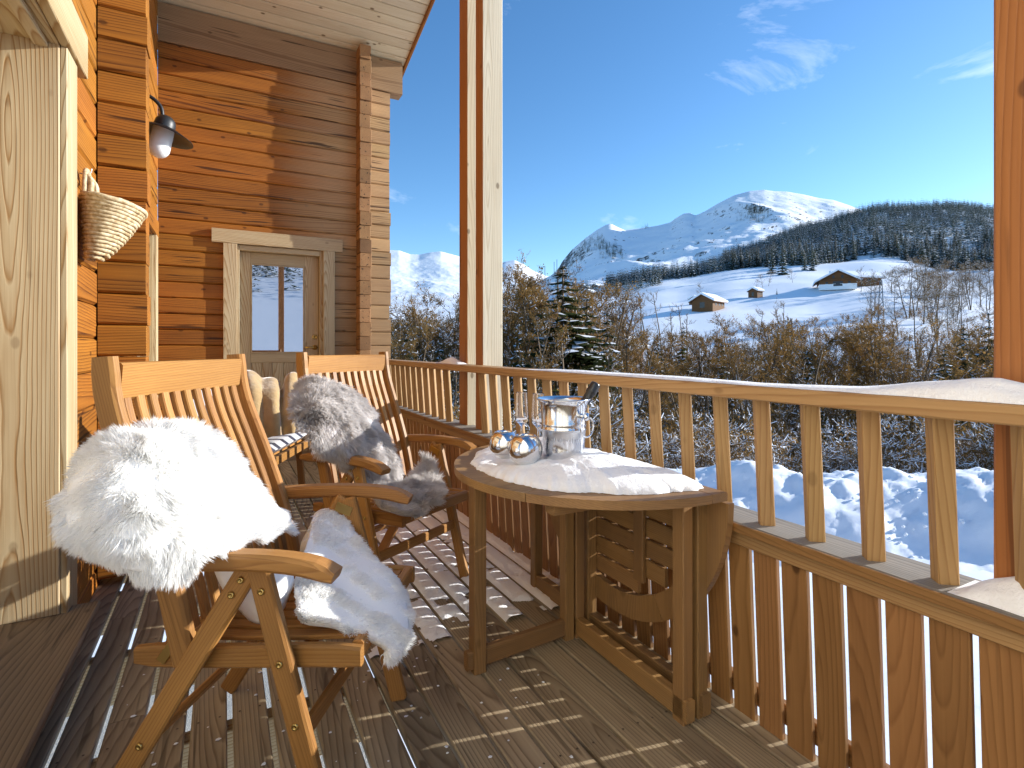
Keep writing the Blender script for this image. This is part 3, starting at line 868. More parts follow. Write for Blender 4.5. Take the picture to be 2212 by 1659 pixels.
def sheepskin(name, label, sheets, mfur, mhide, n, L, seed, grp='sheepskins'):
    rng = np.random.default_rng(seed)
    c0 = sheets[0][0][1][1]
    t = thing(name, (c0[0], c0[1], c0[2]), 0, label, 'sheepskin', grp)
    O = np.array([c0[0], c0[1], c0[2]])
    VV, FF, off = [], [], 0
    HV, HF, ho = [], [], 0
    areas = []
    dens = []
    for rows, kw in sheets:
        G = dense(rows, 30, 34)
        dens.append(G)
        d1 = G[1:, :-1] - G[:-1, :-1]; d2 = G[:-1, 1:] - G[:-1, :-1]
        areas.append(np.linalg.norm(np.cross(d1, d2), axis=2).sum())
    for (rows, kw), G, a in zip(sheets, dens, areas):
        Nn = sheet_normals(G, kw.get('toward', (0, 0, HC)))
        V, F = fleece(G, Nn, int(n * a / sum(areas)), L * kw.get('L', 1), rng, droop=kw.get('droop', .5), clump=kw.get('clump', .6), dirv=kw.get('dirv'), comb=kw.get('comb', (0, 0, -1)))
        VV.append(V - O); FF.append(F + off); off += len(V)
        nv, nu, _ = G.shape
        back = G - Nn * 0.006
        HV += [(G + Nn * .018 - O).reshape(-1, 3), (back - O).reshape(-1, 3)]
        q = grid_faces(nv, nu)
        HF += [q + ho, q[:, ::-1] + ho + nv * nu]
        ring = np.concatenate([np.arange(nu), np.arange(1, nv) * nu + nu - 1, (nv - 1) * nu + np.arange(nu - 2, -1, -1), np.arange(nv - 2, 0, -1) * nu])
        r2 = np.roll(ring, -1)
        HF.append(np.stack([ring + ho, ring + ho + nv * nu, r2 + ho + nv * nu, r2 + ho], 1))
        ho += 2 * nv * nu
    obj('hide', npmesh('hide', np.concatenate(HV), np.concatenate(HF), mhide, True), t, T(0, 0, 0))
    f = obj('fleece', npmesh('fleece', np.concatenate(VV), np.concatenate(FF), mfur), t, T(0, 0, 0))
    f['kind'] = 'stuff'
    return t
def rowsof(R): return [[at(*p) for p in r] for r in R]
white_back = rowsof([
    [(215, 985, 1.27), (270, 948, 1.28), (345, 935, 1.32), (425, 948, 1.38), (485, 985, 1.44)],
    [(170, 1050, 1.16), (250, 1005, 1.15), (345, 985, 1.20), (455, 1005, 1.30), (545, 1058, 1.44)],
    [(160, 1110, 1.10), (250, 1085, 1.08), (355, 1070, 1.13), (470, 1080, 1.25), (600, 1112, 1.50)],
    [(180, 1155, 1.08), (270, 1165, 1.05), (370, 1150, 1.09), (480, 1135, 1.21), (615, 1140, 1.51)],
    [(215, 1180, 1.09), (300, 1220, 1.06), (385, 1225, 1.08), (455, 1185, 1.14), (580, 1152, 1.37)]])
white_seat = rowsof([
    [(655, 1170, 1.55), (675, 1125, 1.68), (702, 1108, 1.73), (728, 1120, 1.73), (745, 1150, 1.70)],
    [(640, 1245, 1.42), (680, 1205, 1.5), (725, 1190, 1.58), (765, 1190, 1.62), (790, 1205, 1.60)],
    [(640, 1310, 1.31), (700, 1265, 1.40), (765, 1245, 1.47), (815, 1240, 1.52), (848, 1255, 1.55)],
    [(655, 1342, 1.27), (720, 1318, 1.33), (785, 1297, 1.39), (835, 1290, 1.44), (865, 1300, 1.48)],
    [(725, 1355, 1.28), (772, 1350, 1.31), (815, 1348, 1.34), (848, 1342, 1.37), (872, 1338, 1.41)],
    [(822, 1395, 1.29), (838, 1395, 1.30), (850, 1388, 1.32), (862, 1380, 1.34), (870, 1372, 1.36)],
    [(832, 1418, 1.29), (840, 1420, 1.30), (848, 1416, 1.31), (856, 1410, 1.32), (862, 1402, 1.33)]])
sk1 = sheepskin('sheepskin', 'fluffy white sheepskin draped over the arm and seat of the nearest armchair',
                [(white_back, dict(droop=.58, clump=.5)), (white_seat, dict(droop=.35, clump=.35, L=.7, comb=(.84, -.54, -.4), toward=(0.2, 0.6, 2.4)))], M_whitefur, M_hide, 200000, .040, 5)
# smooth skin side of the same sheepskin hanging inside the arm
hide_rows = rowsof([
    [(455, 1212, 1.32), (520, 1205, 1.33), (590, 1205, 1.34), (630, 1218, 1.36)],
    [(478, 1262, 1.31), (530, 1262, 1.30), (595, 1262, 1.31), (632, 1258, 1.36)],
    [(505, 1300, 1.33), (548, 1312, 1.31), (598, 1305, 1.32), (622, 1285, 1.36)],
    [(540, 1338, 1.35), (565, 1345, 1.34), (596, 1330, 1.34), (612, 1312, 1.37)]])
G = dense(hide_rows, 14, 14)
O = np.array(LM.get(sk1.name, Matrix()).translation) * 0 + np.array(sk1.location)
hf = obj('skin_flap', npmesh('skin_flap', (G - O).reshape(-1, 3), grid_faces(14, 14), M_hide, True), sk1, T(0, 0, 0))
md = hf.modifiers.new('solid', 'SOLIDIFY'); md.thickness = .004

grey_back = rowsof([
    [(662, 842, 2.42), (692, 828, 2.43), (726, 836, 2.47), (758, 856, 2.52)],
    [(645, 882, 2.27), (692, 870, 2.30), (750, 880, 2.41), (792, 896, 2.52)],
    [(660, 925, 2.20), (712, 925, 2.24), (768, 926, 2.35), (802, 926, 2.46)],
    [(690, 960, 2.19), (745, 970, 2.24), (800, 972, 2.34), (832, 970, 2.43)],
    [(745, 992, 2.28), (792, 1012, 2.30), (830, 1012, 2.36), (858, 1020, 2.42)],
    [(805, 1052, 2.30), (832, 1052, 2.35), (852, 1048, 2.38), (868, 1050, 2.42)]])
grey_seat = rowsof([
    [(806, 1062, 2.26), (842, 1056, 2.32), (890, 1050, 2.38), (935, 1056, 2.42)],
    [(808, 1078, 2.19), (850, 1075, 2.24), (900, 1068, 2.3), (946, 1066, 2.36)],
    [(822, 1096, 2.14), (862, 1096, 2.18), (905, 1088, 2.23), (940, 1080, 2.28)],
    [(846, 1104, 2.10), (872, 1112, 2.12), (896, 1112, 2.15), (920, 1098, 2.2)]])
grey_tuft = rowsof([
    [(908, 1008, 2.50), (920, 1000, 2.52), (932, 1010, 2.52)],
    [(902, 1030, 2.47), (922, 1024, 2.49), (940, 1030, 2.49)],
    [(898, 1050, 2.44), (922, 1048, 2.45), (944, 1050, 2.46)]])
sk2 = sheepskin('sheepskin', 'grey sheepskin lying over the back and seat of the armchair by the table',
                [(grey_back, dict(droop=.55, clump=.5)), (grey_seat, dict(droop=.3, clump=.5, comb=(.5, -.87, -.4), toward=(0.3, 1, 2.4))), (grey_tuft, dict(droop=-.2))], M_greyfur, M_hideg, 110000, .05, 9)

# ================================================================== BENCH WITH CUSHION BEHIND
bx, by = 0.25, 3.67
bdir = math.atan2(4.28 - 3.67, .526 - .248) - math.pi / 2      # local +x faces right, local +y runs along the front
bench = thing('garden_bench', (bx, by, 0), bdir, 'low wooden bench with grey cushion behind the two armchairs', 'bench')
for y in (0.05, 0.75):
    bar('leg', (-.03, y, 0), (-.06, y, .36), .045, .03, M_teak, bench, (0, 1, 0))
    bar('leg', (-.52, y, 0), (-.46, y, .36), .045, .03, M_teak, bench, (0, 1, 0))
    bar('side_rail', (-.58, y, .375), (-.006, y, .395), .028, .055, M_teak, bench)
    bar('back_post', (-.46, y, .36), (-.62, y, .92), .03, .05, M_teak, bench, (0, 1, 0))
bar('front_rail', (0, 0, .395), (0, .80, .395), .024, .055, M_teak, bench)
bar('back_rail', (-.615, 0.066, .90), (-.615, .734, .90), .024, .06, M_teak, bench)
for i in range(7):
    bar('seat_slat', (-.06 - .075 * i, 0.03, .424), (-.06 - .075 * i, .77, .424), .055, .014, M_teak, bench)
for i in range(8):
    y = .12 + i * .08
    bar('back_slat', (-.475, y, .42), (-.610, y, .868), .03, .014, M_teak, bench, (0, 1, 0))
def cushion(name, L, Wd, Hh, mat, parent, M):
    n = 14
    V, F = [], []
    a = np.linspace(-1, 1, n)
    for top in (1, -1):
        for i in a:
            for j in a:
                e = (1 - abs(i) ** 7) * (1 - abs(j) ** 7)
                V.append((L / 2 * i * (1 - .02 * (1 - e)), Wd / 2 * j, top * Hh / 2 * (0.35 * (e ** .4) + .65 * (e ** .25))))
    q = grid_faces(n, n)
    F = [tuple(f) for f in q] + [tuple(f[::-1] + n * n) for f in q]
    me = mesh(name, V, F, mat, True)
    return obj(name, me, parent, M)
cs = thing('seat_cushion', (bx, by, .432), bdir, 'pale grey seat cushion on the low bench, striped by baluster shadows', 'cushion')
cushion('pad', .56, .80, .075, M_cush, cs, T(-.265, .40, .036))
cb = thing('back_cushion', (bx, by, .5), bdir, 'pale grey back cushion leaning on the low bench, half covered by the blanket', 'cushion')
cushion('pad', .46, .76, .08, M_cush, cb, T(-.485, .40, .23) @ Matrix.Rotation(math.radians(-74), 4, 'Y'))
# blanket draped over the back of the bench
bl_rows = [
    [(505, 930, 3.95), (500, 850, 3.85), (525, 812, 3.75), (555, 808, 3.72), (585, 820, 3.74), (600, 842, 3.76), (622, 818, 3.80), (645, 808, 3.86), (662, 835, 3.9)],
    [(505, 950, 3.8), (510, 880, 3.68), (535, 845, 3.58), (562, 840, 3.56), (588, 850, 3.60), (606, 862, 3.64), (625, 850, 3.68), (645, 845, 3.74), (660, 860, 3.8)],
    [(510, 965, 3.66), (520, 920, 3.56), (545, 890, 3.48), (568, 886, 3.47), (592, 890, 3.5), (610, 895, 3.54), (630, 888, 3.58), (648, 885, 3.64), (660, 890, 3.7)],
    [(520, 975, 3.52), (535, 945, 3.44), (555, 928, 3.40), (575, 926, 3.42), (598, 924, 3.46), (615, 924, 3.5), (634, 920, 3.54), (650, 918, 3.6), (660, 918, 3.64)],
    [(540, 985, 3.42), (552, 968, 3.36), (566, 950, 3.36), (584, 944, 3.42), (604, 940, 3.47), (620, 938, 3.5), (636, 934, 3.55), (650, 932, 3.58), (660, 930, 3.6)]]
G = dense(rowsof(bl_rows), 60, 40)
fold = (np.sin(np.linspace(0, 26, 60)[None, :] + np.linspace(0, 2.5, 40)[:, None]) * 0.026 + (fbm(G[..., 1] * 9, G[..., 2] * 9, 4)) * .03)
Nn = sheet_normals(G, (0, 0, HC))
G = G + Nn * fold[..., None]
c0 = G.mean((0, 1))
blk = obj('blanket', npmesh('blanket', (G - c0).reshape(-1, 3), grid_faces(40, 60), M_blanket, True), None, T(*c0))
md = blk.modifiers.new('solid', 'SOLIDIFY'); md.thickness = .012
tag(blk, 'beige plush blanket thrown over the back of the low bench', 'blanket')

# ================================================================== GATELEG TABLE
TX, TY = 1.235, 1.625
tb = thing('gateleg_table', (TX, TY, 0), 0, 'half-round wooden gateleg table with snow on its raised leaf', 'table')
R_ = 0.535
def arc_plank(name, r0, r1, a0, a1, z0, z1, mat, parent, M=None, n=10):
    V, F = [], []
    for i in range(n + 1):
        a = a0 + (a1 - a0) * i / n
        ca, sa = math.cos(a), math.sin(a)
        V += [(r0 * ca, r0 * sa, z0), (r1 * ca, r1 * sa, z0), (r1 * ca, r1 * sa, z1), (r0 * ca, r0 * sa, z1)]
    for i in range(n):
        b = i * 4; c_ = b + 4
        F += [(b, c_, c_ + 1, b + 1), (b + 1, c_ + 1, c_ + 2, b + 2), (b + 2, c_ + 2, c_ + 3, b + 3), (b + 3, c_ + 3, c_, b)]
    F += [(0, 1, 2, 3), (n * 4 + 3, n * 4 + 2, n * 4 + 1, n * 4)]
    me = mesh(name, V, F, mat)
    bm = bmesh.new(); bm.from_mesh(me); bmesh.ops.recalc_face_normals(bm, faces=bm.faces); bm.to_mesh(me); bm.free()
    return obj(name, me, parent, M)
HP = math.pi / 2
ZT = 0.70
for i in range(3):
    arc_plank('rim', R_ - .075, R_, HP + i * math.pi / 3 + .002, HP + (i + 1) * math.pi / 3 - .002, ZT - .026, ZT, M_table, tb)
for i in range(9):
    y = -.44 + i * .11
    w = math.sqrt(max(0, (R_ - .078) ** 2 - (abs(y) + .05) ** 2)) if abs(y) + .05 < R_ - .078 else 0
    if w > .05: box('leaf_slat', -w, -.004, y - .0525, y + .0525, ZT - .024, ZT - .004, M_table, tb, 'x')
box('centre_plank', 0.0, 0.062, -.535, .535, ZT - .026, ZT, M_table, tb, 'y')
# hanging leaf on the railing side
ML = T(.078, 0, ZT - .035) @ Matrix.Rotation(math.pi / 2, 4, 'Y')
for i in range(3):
    arc_plank('hanging_rim', R_ - .085, R_, -HP + i * math.pi / 3 + .002, -HP + (i + 1) * math.pi / 3 - .002, -.012, .012, M_table, tb, ML)
for i in range(6):
    zt = .03 + i * .072
    w = math.sqrt((R_ - .09) ** 2 - (zt + .033) ** 2)
    bar('hanging_slat', (.078, -w, ZT - .035 - zt), (.078, w, ZT - .035 - zt), .016, .064, M_table, tb)
for y in (-.16, .16):
    bar('leaf_batten', (.060, y, ZT - .06), (.060, y, .30), .018, .05, M_table, tb, (0, 1, 0))
# fixed frame
for y in (-.435, .12, .53):
    bar('frame_leg', (.068 - .02, y, .0), (.068 - .02, y, ZT - .0275), .042, .042, M_table, tb, (0, 1, 0))
bar('frame_stretcher', (.05, -.47, .045), (.05, .56, .045), .034, .065, M_table, tb)
bar('frame_top_rail', (.046, -.40, ZT - .06), (.046, .50, ZT - .06), .03, .06, M_table, tb)
# closed gate
for y in (-.435, .115):
    bar('gate_leg', (-.015, y, .0), (-.015, y, ZT - .0275), .040, .046, M_table, tb, (0, 1, 0))
bar('gate_stretcher', (-.018, -.47, .045), (-.018, .15, .045), .034, .065, M_table, tb)
# open gate carrying the raised leaf
bar('gate_leg', (-.455, .085, .0), (-.455, .085, ZT - .0275), .046, .05, M_table, tb, (0, 1, 0))
bar('gate_leg', (-.062, .115, .0), (-.062, .115, ZT - .0275), .040, .044, M_table, tb, (0, 1, 0))
bar('gate_stretcher', (-.50, .082, .045), (-.045, .118, .045), .032, .065, M_table, tb, c=.01)
bar('gate_top_rail', (-.46, .085, ZT - .058), (-.06, .115, ZT - .058), .03, .055, M_table, tb)
bar('bearer', (-.40, -.30, ZT - .044), (-.02, -.30, ZT - .044), .05, .034, M_table, tb)
bar('bearer', (-.40, .32, ZT - .044), (-.02, .32, ZT - .044), .05, .034, M_table, tb)

# ================================================================== SNOW ON TABLE
def table_snow():
    na, nr = 260, 70
    V = []
    aa = np.linspace(0, 2 * np.pi, na, endpoint=False)
    for ir in range(nr + 1):
        q = ir / nr
        for a in aa:
            # half-disc outline in polar form about its middle
            ca, sa = math.cos(a), math.sin(a)
            cx0 = -.215
            # distance to half disc border
            r = 0.5
            # circle about (0,0) radius Rr ; centre (cx0,0)
            Rr = .468
            bq = cx0 * ca
            rc = -bq + math.sqrt(bq * bq - (cx0 * cx0 - Rr * Rr))
            if ca > 1e-3: rc = min(rc, (0.030 - cx0) / ca)
            rc *= 1 + .035 * (vnoise(a * 6 + 3, 2.2) - .5) * 2 + .02 * (vnoise(a * 22, 7.1) - .5) * 2 + .014 * (vnoise(a * 70, 3.1) - .5) * 2
            x, y = cx0 + rc * q * ca, rc * q * sa
            V.append((x, y, q))
    V = np.array(V)
    x, y, q = V[:, 0], V[:, 1], V[:, 2]
    edge = np.clip(1 - q ** 3.5, 0, 1) ** .55
    hgt = .052 + .05 * fbm(x * 5 + 4, y * 5, 4) + .016 * fbm(x * 24, y * 24, 5, .6)
    hgt += .030 * np.exp(-(((x + .2) / .16) ** 2 + ((y + .22) / .2) ** 2))
    for (bx_, by_, rr) in ((1.008 - TX, 1.514 - TY, .085), (.870 - TX, 1.60 - TY, .07), (.845 - TX, 1.70 - TY, .07)):
        d = np.hypot(x - bx_, y - by_)
        hgt -= .034 * np.exp(-(d / rr) ** 2)
    z = ZT + .001 + np.maximum(hgt, .012) * edge
    V[:, 2] = z
    F = []
    for ir in range(nr):
        for k_ in range(na):
            l = (k_ + 1) % na
            F.append((ir * na + k_, (ir + 1) * na + k_, (ir + 1) * na + l, ir * na + l))
    me = npmesh('table_snow', V, np.array(F), M_snow, True)
    o = obj('snow', me, None, T(TX, TY, 0))
    tag(o, 'soft cushion of fresh snow lying on the half-round table', 'snow', kind='stuff')
table_snow()

# ================================================================== THINGS ON THE TABLE
def bucket():
    t = thing('ice_bucket', (1.008, 1.514, .722), math.radians(-25), 'polished steel champagne bucket with ring handles standing in the table snow', 'ice bucket')
    prof = [(0, 0), (.060, 0), (.0635, .004), (.066, .06), (.0685, .112), (.0715, .113), (.0725, .118), (.0700, .121), (.0715, .128), (.0725, .132), (.0705, .136), (.074, .185), (.0775, .196), (.085, .202), (.0865, .2045), (.0845, .206), (.0775, .203), (.0735, .196)]
    t.scale = (1.06, 1.06, 1.12)
    lathe('pail', prof, M_steel, t, 64)
    lathe('pail_lining', [(.0735, .196), (.071, .15), (.064, .03), (0, .028)], M_steel_in, t, 48)
    for a in (math.radians(-52), math.radians(128)):
        ca, sa = math.cos(a), math.sin(a)
        r0 = .074
        kn = lathe('handle_knob', [(0, 0), (.008, 0), (.006, .006), (.006, .014), (.012, .018), (.011, .026), (0, .029)], M_steel, t, 20,
                   T(ca * r0, sa * r0, .158) @ Matrix.Rotation(a, 4, 'Z') @ Matrix.Rotation(math.pi / 2, 4, 'Y'))
        pts = []
        for k_ in range(28):
            th = 2 * math.pi * k_ / 28
            yy, zz = .030 * math.sin(th), .030 * math.cos(th) - .028
            rr = r0 + .016 + .004 - zz * .05
            pts.append((ca * rr - sa * yy, sa * rr + ca * yy, .158 + zz))
        tube('ring_handle', pts, .0026, M_steel, kn, 8, None, None, True)
bucket()
def bottle():
    p0 = at(1242, 905, 1.83); p1 = at(1288, 828, 1.86)
    ax = (p1 - p0)
    M = Matrix.Translation(p0) @ ax.normalized().to_track_quat('Z', 'X').to_matrix().to_4x4()
    Ln = ax.length
    t = thing('champagne_bottle', tuple(p0), 0, 'black foiled neck of a champagne bottle leaning out of the ice bucket', 'bottle')
    M0 = Matrix.Translation(-p0) @ M
    lathe('foil', [(.0165, Ln * .42), (.0162, Ln * .5), (.0158, Ln * .70), (.0185, Ln * .72), (.0188, Ln * .78), (.0175, Ln * .86), (.0178, Ln * .95), (.0165, Ln * .985), (.012, Ln), (0, Ln)], M_black, t, 28, M0)
    lathe('glass_neck', [(.030, -.06), (.026, -.02), (.021, .02), (.0175, Ln * .36), (.0165, Ln * .42)], M_black, t, 28, M0)
    lathe('foil_band', [(.0168, Ln * .405), (.0170, Ln * .42), (.0168, Ln * .435)], M_gold, t, 28, M0)
    # row of small gold marks down the foil
    for i in range(5):
        a = math.radians(200)
        z_ = Ln * (.56 + .035 * i)
        bar('gold_mark', Vector((.0166 * math.cos(a), .0166 * math.sin(a), z_)), Vector((.0166 * math.cos(a), .0166 * math.sin(a), z_ + .003)), .003, .0014, M_gold, t, (math.cos(a), math.sin(a), 0), c=0).matrix_basis = \
            M0 @ frame(Vector((.0164 * math.cos(a), .0164 * math.sin(a), z_)), Vector((.0164 * math.cos(a), .0164 * math.sin(a), z_ + .003)), (math.cos(a), math.sin(a), 0))
bottle()
def globe(p, r, label):
    t = thing('globe_lantern', p, 0, label, 'lantern', 'mirrored globe lanterns on the table')
    prof = []
    for i in range(26):
        a = -math.pi * .36 + (math.pi * .36 + math.pi * .30) * i / 25
        prof.append((r * math.cos(a), r * math.sin(a) + r * math.sin(math.pi * .36)))
    zt = prof[-1][1]; rt = prof[-1][0]
    n6 = 7
    lathe('frosted_base', [(0, 0)] + prof[:n6], plain('frosted_silver', (.72, .73, .75, 1), .45, .7), t, 44)
    lathe('mirror_shell', prof[n6 - 1:] + [(rt - .003, zt), (rt - .004, zt - .01), (r * .9, zt * .6), (r * .5, .012), (0, .010)], M_steel, t, 44)
pA = at(1090, 981, 1.86); pB = at(1135, 995, 1.77)
globe((pA.x, pA.y, .742), .0530, 'mirrored globe lantern left of and behind the other, in the table snow')
globe((pB.x, pB.y, .738), .0565, 'mirrored globe lantern in front, nearest the ice bucket')
def flute(p, label):
    t = thing('champagne_flute', p, 0, label, 'champagne flute', 'champagne flutes')
    h = .215
    out = [(0, 0), (.030, .0), (.030, .0015), (.010, .004), (.0042, .010), (.0036, .05), (.0040, .085), (.010, .094), (.0225, .106), (.0255, .115), (.0262, .128), (.0252, .145), (.0245, .16), (.0235, .18), (.0222, .203), (.0217, h - .004), (.0216, h - .001), (.0213, h)]
    inn = [(.0206, h), (.0204, h - .001), (.0205, h - .004), (.0210, .203), (.0223, .18), (.0234, .16), (.0241, .145), (.0250, .128), (.0240, .117), (.018, .109), (0, .104)]
    lathe('bowl_and_stem', out + inn, M_glass, t, 36)
pF = at(1127, 965, 2.04); pG = at(1163, 968, 1.98)
flute((pF.x, pF.y, .738), 'empty champagne flute on the left, behind the globe lanterns')
flute((pG.x, pG.y, .738), 'empty champagne flute half hidden behind the ice bucket')

# ================================================================== WALL LAMP
def wall_lamp():
    ly = 3.95
    lx = -0.0824 * ly
    lz = 2.46
    t = thing('wall_lamp', (XW, ly, lz), 0, 'dark barn lamp with white glass on a curved arm, on the left log wall', 'wall lamp')
    dx_ = lx - XW
    lathe('wall_plate', [(0, 0), (.05, 0), (.05, .012), (.02, .02), (0, .02)], M_iron, t, 24, T(0, 0, .12) @ Matrix.Rotation(math.pi / 2, 4, 'Y'))
    pts = curve_pts([(0.01, 0, .13), (.06, 0, .185), (dx_ * .62, 0, .20), (dx_ * .92, 0, .15), (dx_ * .985, 0, .085)], 18)
    tube('arm', pts, .011, M_iron, t, 10)
    tilt = T(dx_, 0, .0) @ Matrix.Rotation(math.radians(12), 4, 'Y')
    tilt2 = tilt
    lathe('cap', [(0, .095), (.03, .092), (.046, .078), (.055, .06), (.058, .035), (.058, .012)], M_iron, t, 32, tilt)
    sh = lathe('shade', [(.056, .02), (.09, .010), (.135, -.012), (.168, -.028), (.170, -.031), (.166, -.031), (.133, -.016), (.09, .004), (.056, .012)], M_iron, t, 48, tilt)
    g = [(.058, .010)]
    for i in range(14):
        a = i / 13 * math.pi / 2
        g.append((.060 * math.cos(a), -.112 - .060 * math.sin(a)))
    lathe('glass_globe', g, M_opal, t, 36, tilt)
wall_lamp()

# ================================================================== STRAW BASKET
def basket():
    hx, hy, hz = XW + .01, 2.76, 1.85
    t = thing('straw_basket', (hx, hy, hz), 0, 'pale coiled straw basket hanging by its handle on the left log wall', 'basket')
    # D-shaped basket: flat back against the logs, mouth open upwards
    n = 26
    lev = 17
    for i in range(lev):
        q = i / (lev - 1)
        z = -.36 + q * .24 + .0
        dep = .05 + .16 * q ** .75
        wid = .05 + .11 * q ** .6
        zf = .0 - .0 * q
        pts = []
        for k_ in range(n):
            a = 2 * math.pi * k_ / n
            x = dep * .5 * (1 + math.cos(a)) + .006 + (.012 * (1 - q))
            y = wid * math.sin(a)
            tilt = -.045 * q * (x / .25) + .07 * (1 - q) * 0
            pts.append((x + random.uniform(-.002, .002), y, z + tilt + random.uniform(-.002, .002)))
        tube('coil', pts, .0098 if i < lev - 1 else .011, M_straw, t, 7, None, None, True)
    V, F = [], []
    lathe('base', [(0, 0), (.03, 0)], M_straw, t, 16, T(.04, 0, -.36))
    for s in (-1, 1):
        pts = curve_pts([(.02 + .02 * (s > 0), -.055, -.14), (.022 + .02 * (s > 0), -.048, -.06), (.02, -.022, -.012 - .012 * (s > 0)), (.02, .022, -.012 - .012 * (s > 0)), (.022 + .02 * (s > 0), .048, -.06), (.02 + .02 * (s > 0), .055, -.14)], 22)
        tube('handle', pts, .010, M_straw, t, 7)
    tube('hook', [(-.005, 0, -.02), (.02, 0, -.018), (.034, 0, -.01), (.036, 0, .004)], .003, M_opal, t, 6)
basket()

# ================================================================== SNOW ON THE RAILS AND DECK
def ridge_snow(name, label, x0, x1, ys, hs, z, mat=M_snow, lean=0.0):
    """snow lying along a rail: ys stations, hs heights"""
    nx = 14
    n = 160
    yy = np.linspace(ys[0], ys[-1], n)
    hh = np.interp(yy, ys, hs)
    V = []
    for i, (y, h) in enumerate(zip(yy, hh)):
        for j in range(nx):
            s = j / (nx - 1) * 2 - 1
            e = (1 - abs(s) ** 2.6) ** .6
            endf = min(1, (yy[-1] - y) / .03 + .05, (y - yy[0]) / .03 + .05)
            wob = .012 * (vnoise(y * 14, s * 2 + 5) - .5)
            x = (x0 + x1) / 2 + (x1 - x0) / 2 * s + (wob if abs(s) > .5 else 0)
            V.append((x, y, z + max(.0008, h * e * endf * (0.8 + .4 * vnoise(y * 9 + 2, s * 1.5)))))
    me = npmesh(name, np.array(V), grid_faces(n, nx), mat, True)
    o = obj(name, me)
    return tag(o, label, 'snow', kind='stuff')
ridge_snow('snow', 'long low ridge of snow along the top rail', 1.328, 1.44, [-.6, .32, .40, .46, .50, .54, .60, .68, .78, .9, 1.05, 1.4, 1.8, 2.2, 2.35],
           [.03, .02, .026, .036, .046, .044, .034, .022, .013, .008, .006, .010, .010, .008, .0], 1.0125)
ridge_snow('snow', 'small heap of snow on the top rail against the middle posts', 1.36, 1.442, [3.30, 3.40, 3.50, 3.56, 3.64, 3.75], [.004, .022, .045, .04, .018, .0], 1.0125)
ridge_snow('snow', 'heap of snow on the lower rail at the foot of the right post', 1.362, 1.49, [-.2, .34, .40, .47, .53, .575], [.03, .05, .065, .058, .03, .0], .600)
def deck_snow():
    rng = np.random.default_rng(4)
    V, F = [], []
    for k in range(4, 13):
        x0 = 0.018 + .11 * k + .007; x1 = x0 + .096
        n, m = 420, 12
        yy = np.linspace(1.95, 4.1, n); xx = np.linspace(x0, x1, m)
        X, Y = np.meshgrid(xx, yy)
        f = fbm(X * 7 + 11 * k, Y * 9, 4, .55) + .10 * np.clip((Y - 2.1) / .4, -1, 1) + .22 * np.clip((X - .72) / .25, -1.2, .3) - .16 * np.clip((Y - 3.3) / .5, 0, 1)
        edge = 1 - np.abs(np.linspace(-1, 1, m))[None, :] ** 5
        hgt = np.clip(f + .035, 0, .16) ** .6 * .052 * edge
        Z = .0032 + hgt
        b = len(V)
        V += [tuple(v) for v in np.stack([X, Y, Z], -1).reshape(-1, 3)]
        q = grid_faces(n, m)
        keep = hgt.ravel()[q].max(1) > 0.0008
        F += [tuple(v) for v in q[keep] + b]
    # scattered crumbs nearer the camera
    for _ in range(170):
        x, y = rng.uniform(-.35, .95), rng.uniform(1.0, 2.3)
        if ((x - .018) % .11) < .012 or ((x - .018) % .11) > .098: continue
        r = rng.uniform(.002, .007); b = len(V)
        for i in range(5):
            a = i * 2 * math.pi / 5
            V.append((x + r * math.cos(a) * rng.uniform(.6, 1.5), y + r * math.sin(a), .003))
        V.append((x, y, .003 + r * .5))
        F += [(b + i, b + (i + 1) % 5, b + 5) for i in range(5)]
    me = mesh('snow', V, F, M_snow, True)
    tag(obj('snow', me), 'broken patches of snow left on the deck boards by the table', 'snow', kind='stuff')
deck_snow()

# ================================================================== SCREWS IN THE DECK
def deck_screws():
    m = plain('rusty_screw', srgb(96, 84, 72), .5, .7)
    V, F = [], []
    for y in np.arange(-6.2, 5.9, 0.62):
        if y < 0.7 or y > 4.5: continue
        for k in range(-4, 13):
            xc = .018 + .11 * k + .055
            for s in (-.028, .028):
                b = len(V)
                for i in range(7):
                    a = i * 2 * math.pi / 7
                    V.append((xc + s + .0036 * math.cos(a), y + .004 * math.sin(k * 3.1) + .0036 * math.sin(a), .0022))
                F.append(tuple(range(b, b + 7)))
    o = obj('screw_heads', mesh('screw_heads', V, F, m), deck, T(0, 0, 0))
    o['kind'] = 'stuff'
deck_screws()
# ================================================================== GROUND AND TERRAIN
GZ = -2.6
def uv_from_px(px): return (px - 1106) / 1165.0
def world(t, u): return t * (SY + u * CY), t * (CY - u * SY)
# ---- yard snow, ploughed bank, gravel under the deck
def yard():
    n = 170
    x = np.linspace(-14, 26, n); y = np.linspace(-16, 26, n)
    X, Y = np.meshgrid(x, y)
    Z = GZ + .05 * fbm(X * .9, Y * .9, 5) + .03 * fbm(X * 3, Y * 3, 3)
    d = X * SY + Y * CY
    # the yard falls away into the valley beyond the bank
    Z = Z - np.clip((d - 13.5) / 12, 0, 1) ** 1.2 * 4.6
    V = np.stack([X, Y, Z], -1).reshape(-1, 3)
    tag(obj('ground', npmesh('ground', V, grid_faces(n, n), M_snowg, True)), 'trodden snow in the yard below the deck', 'snow', kind='structure')
    # gravel strip under the deck
    n = 60
    x = np.linspace(-1.5, 1.15, n); y = np.linspace(-2, 7, n)
    X, Y = np.meshgrid(x, y)
    Z = GZ + .055 + .03 * fbm(X * 8, Y * 8, 4)
    tag(obj('gravel', npmesh('gravel', np.stack([X, Y, Z], -1).reshape(-1, 3), grid_faces(n, n), M_gravel, True)), kind='structure')
yard()
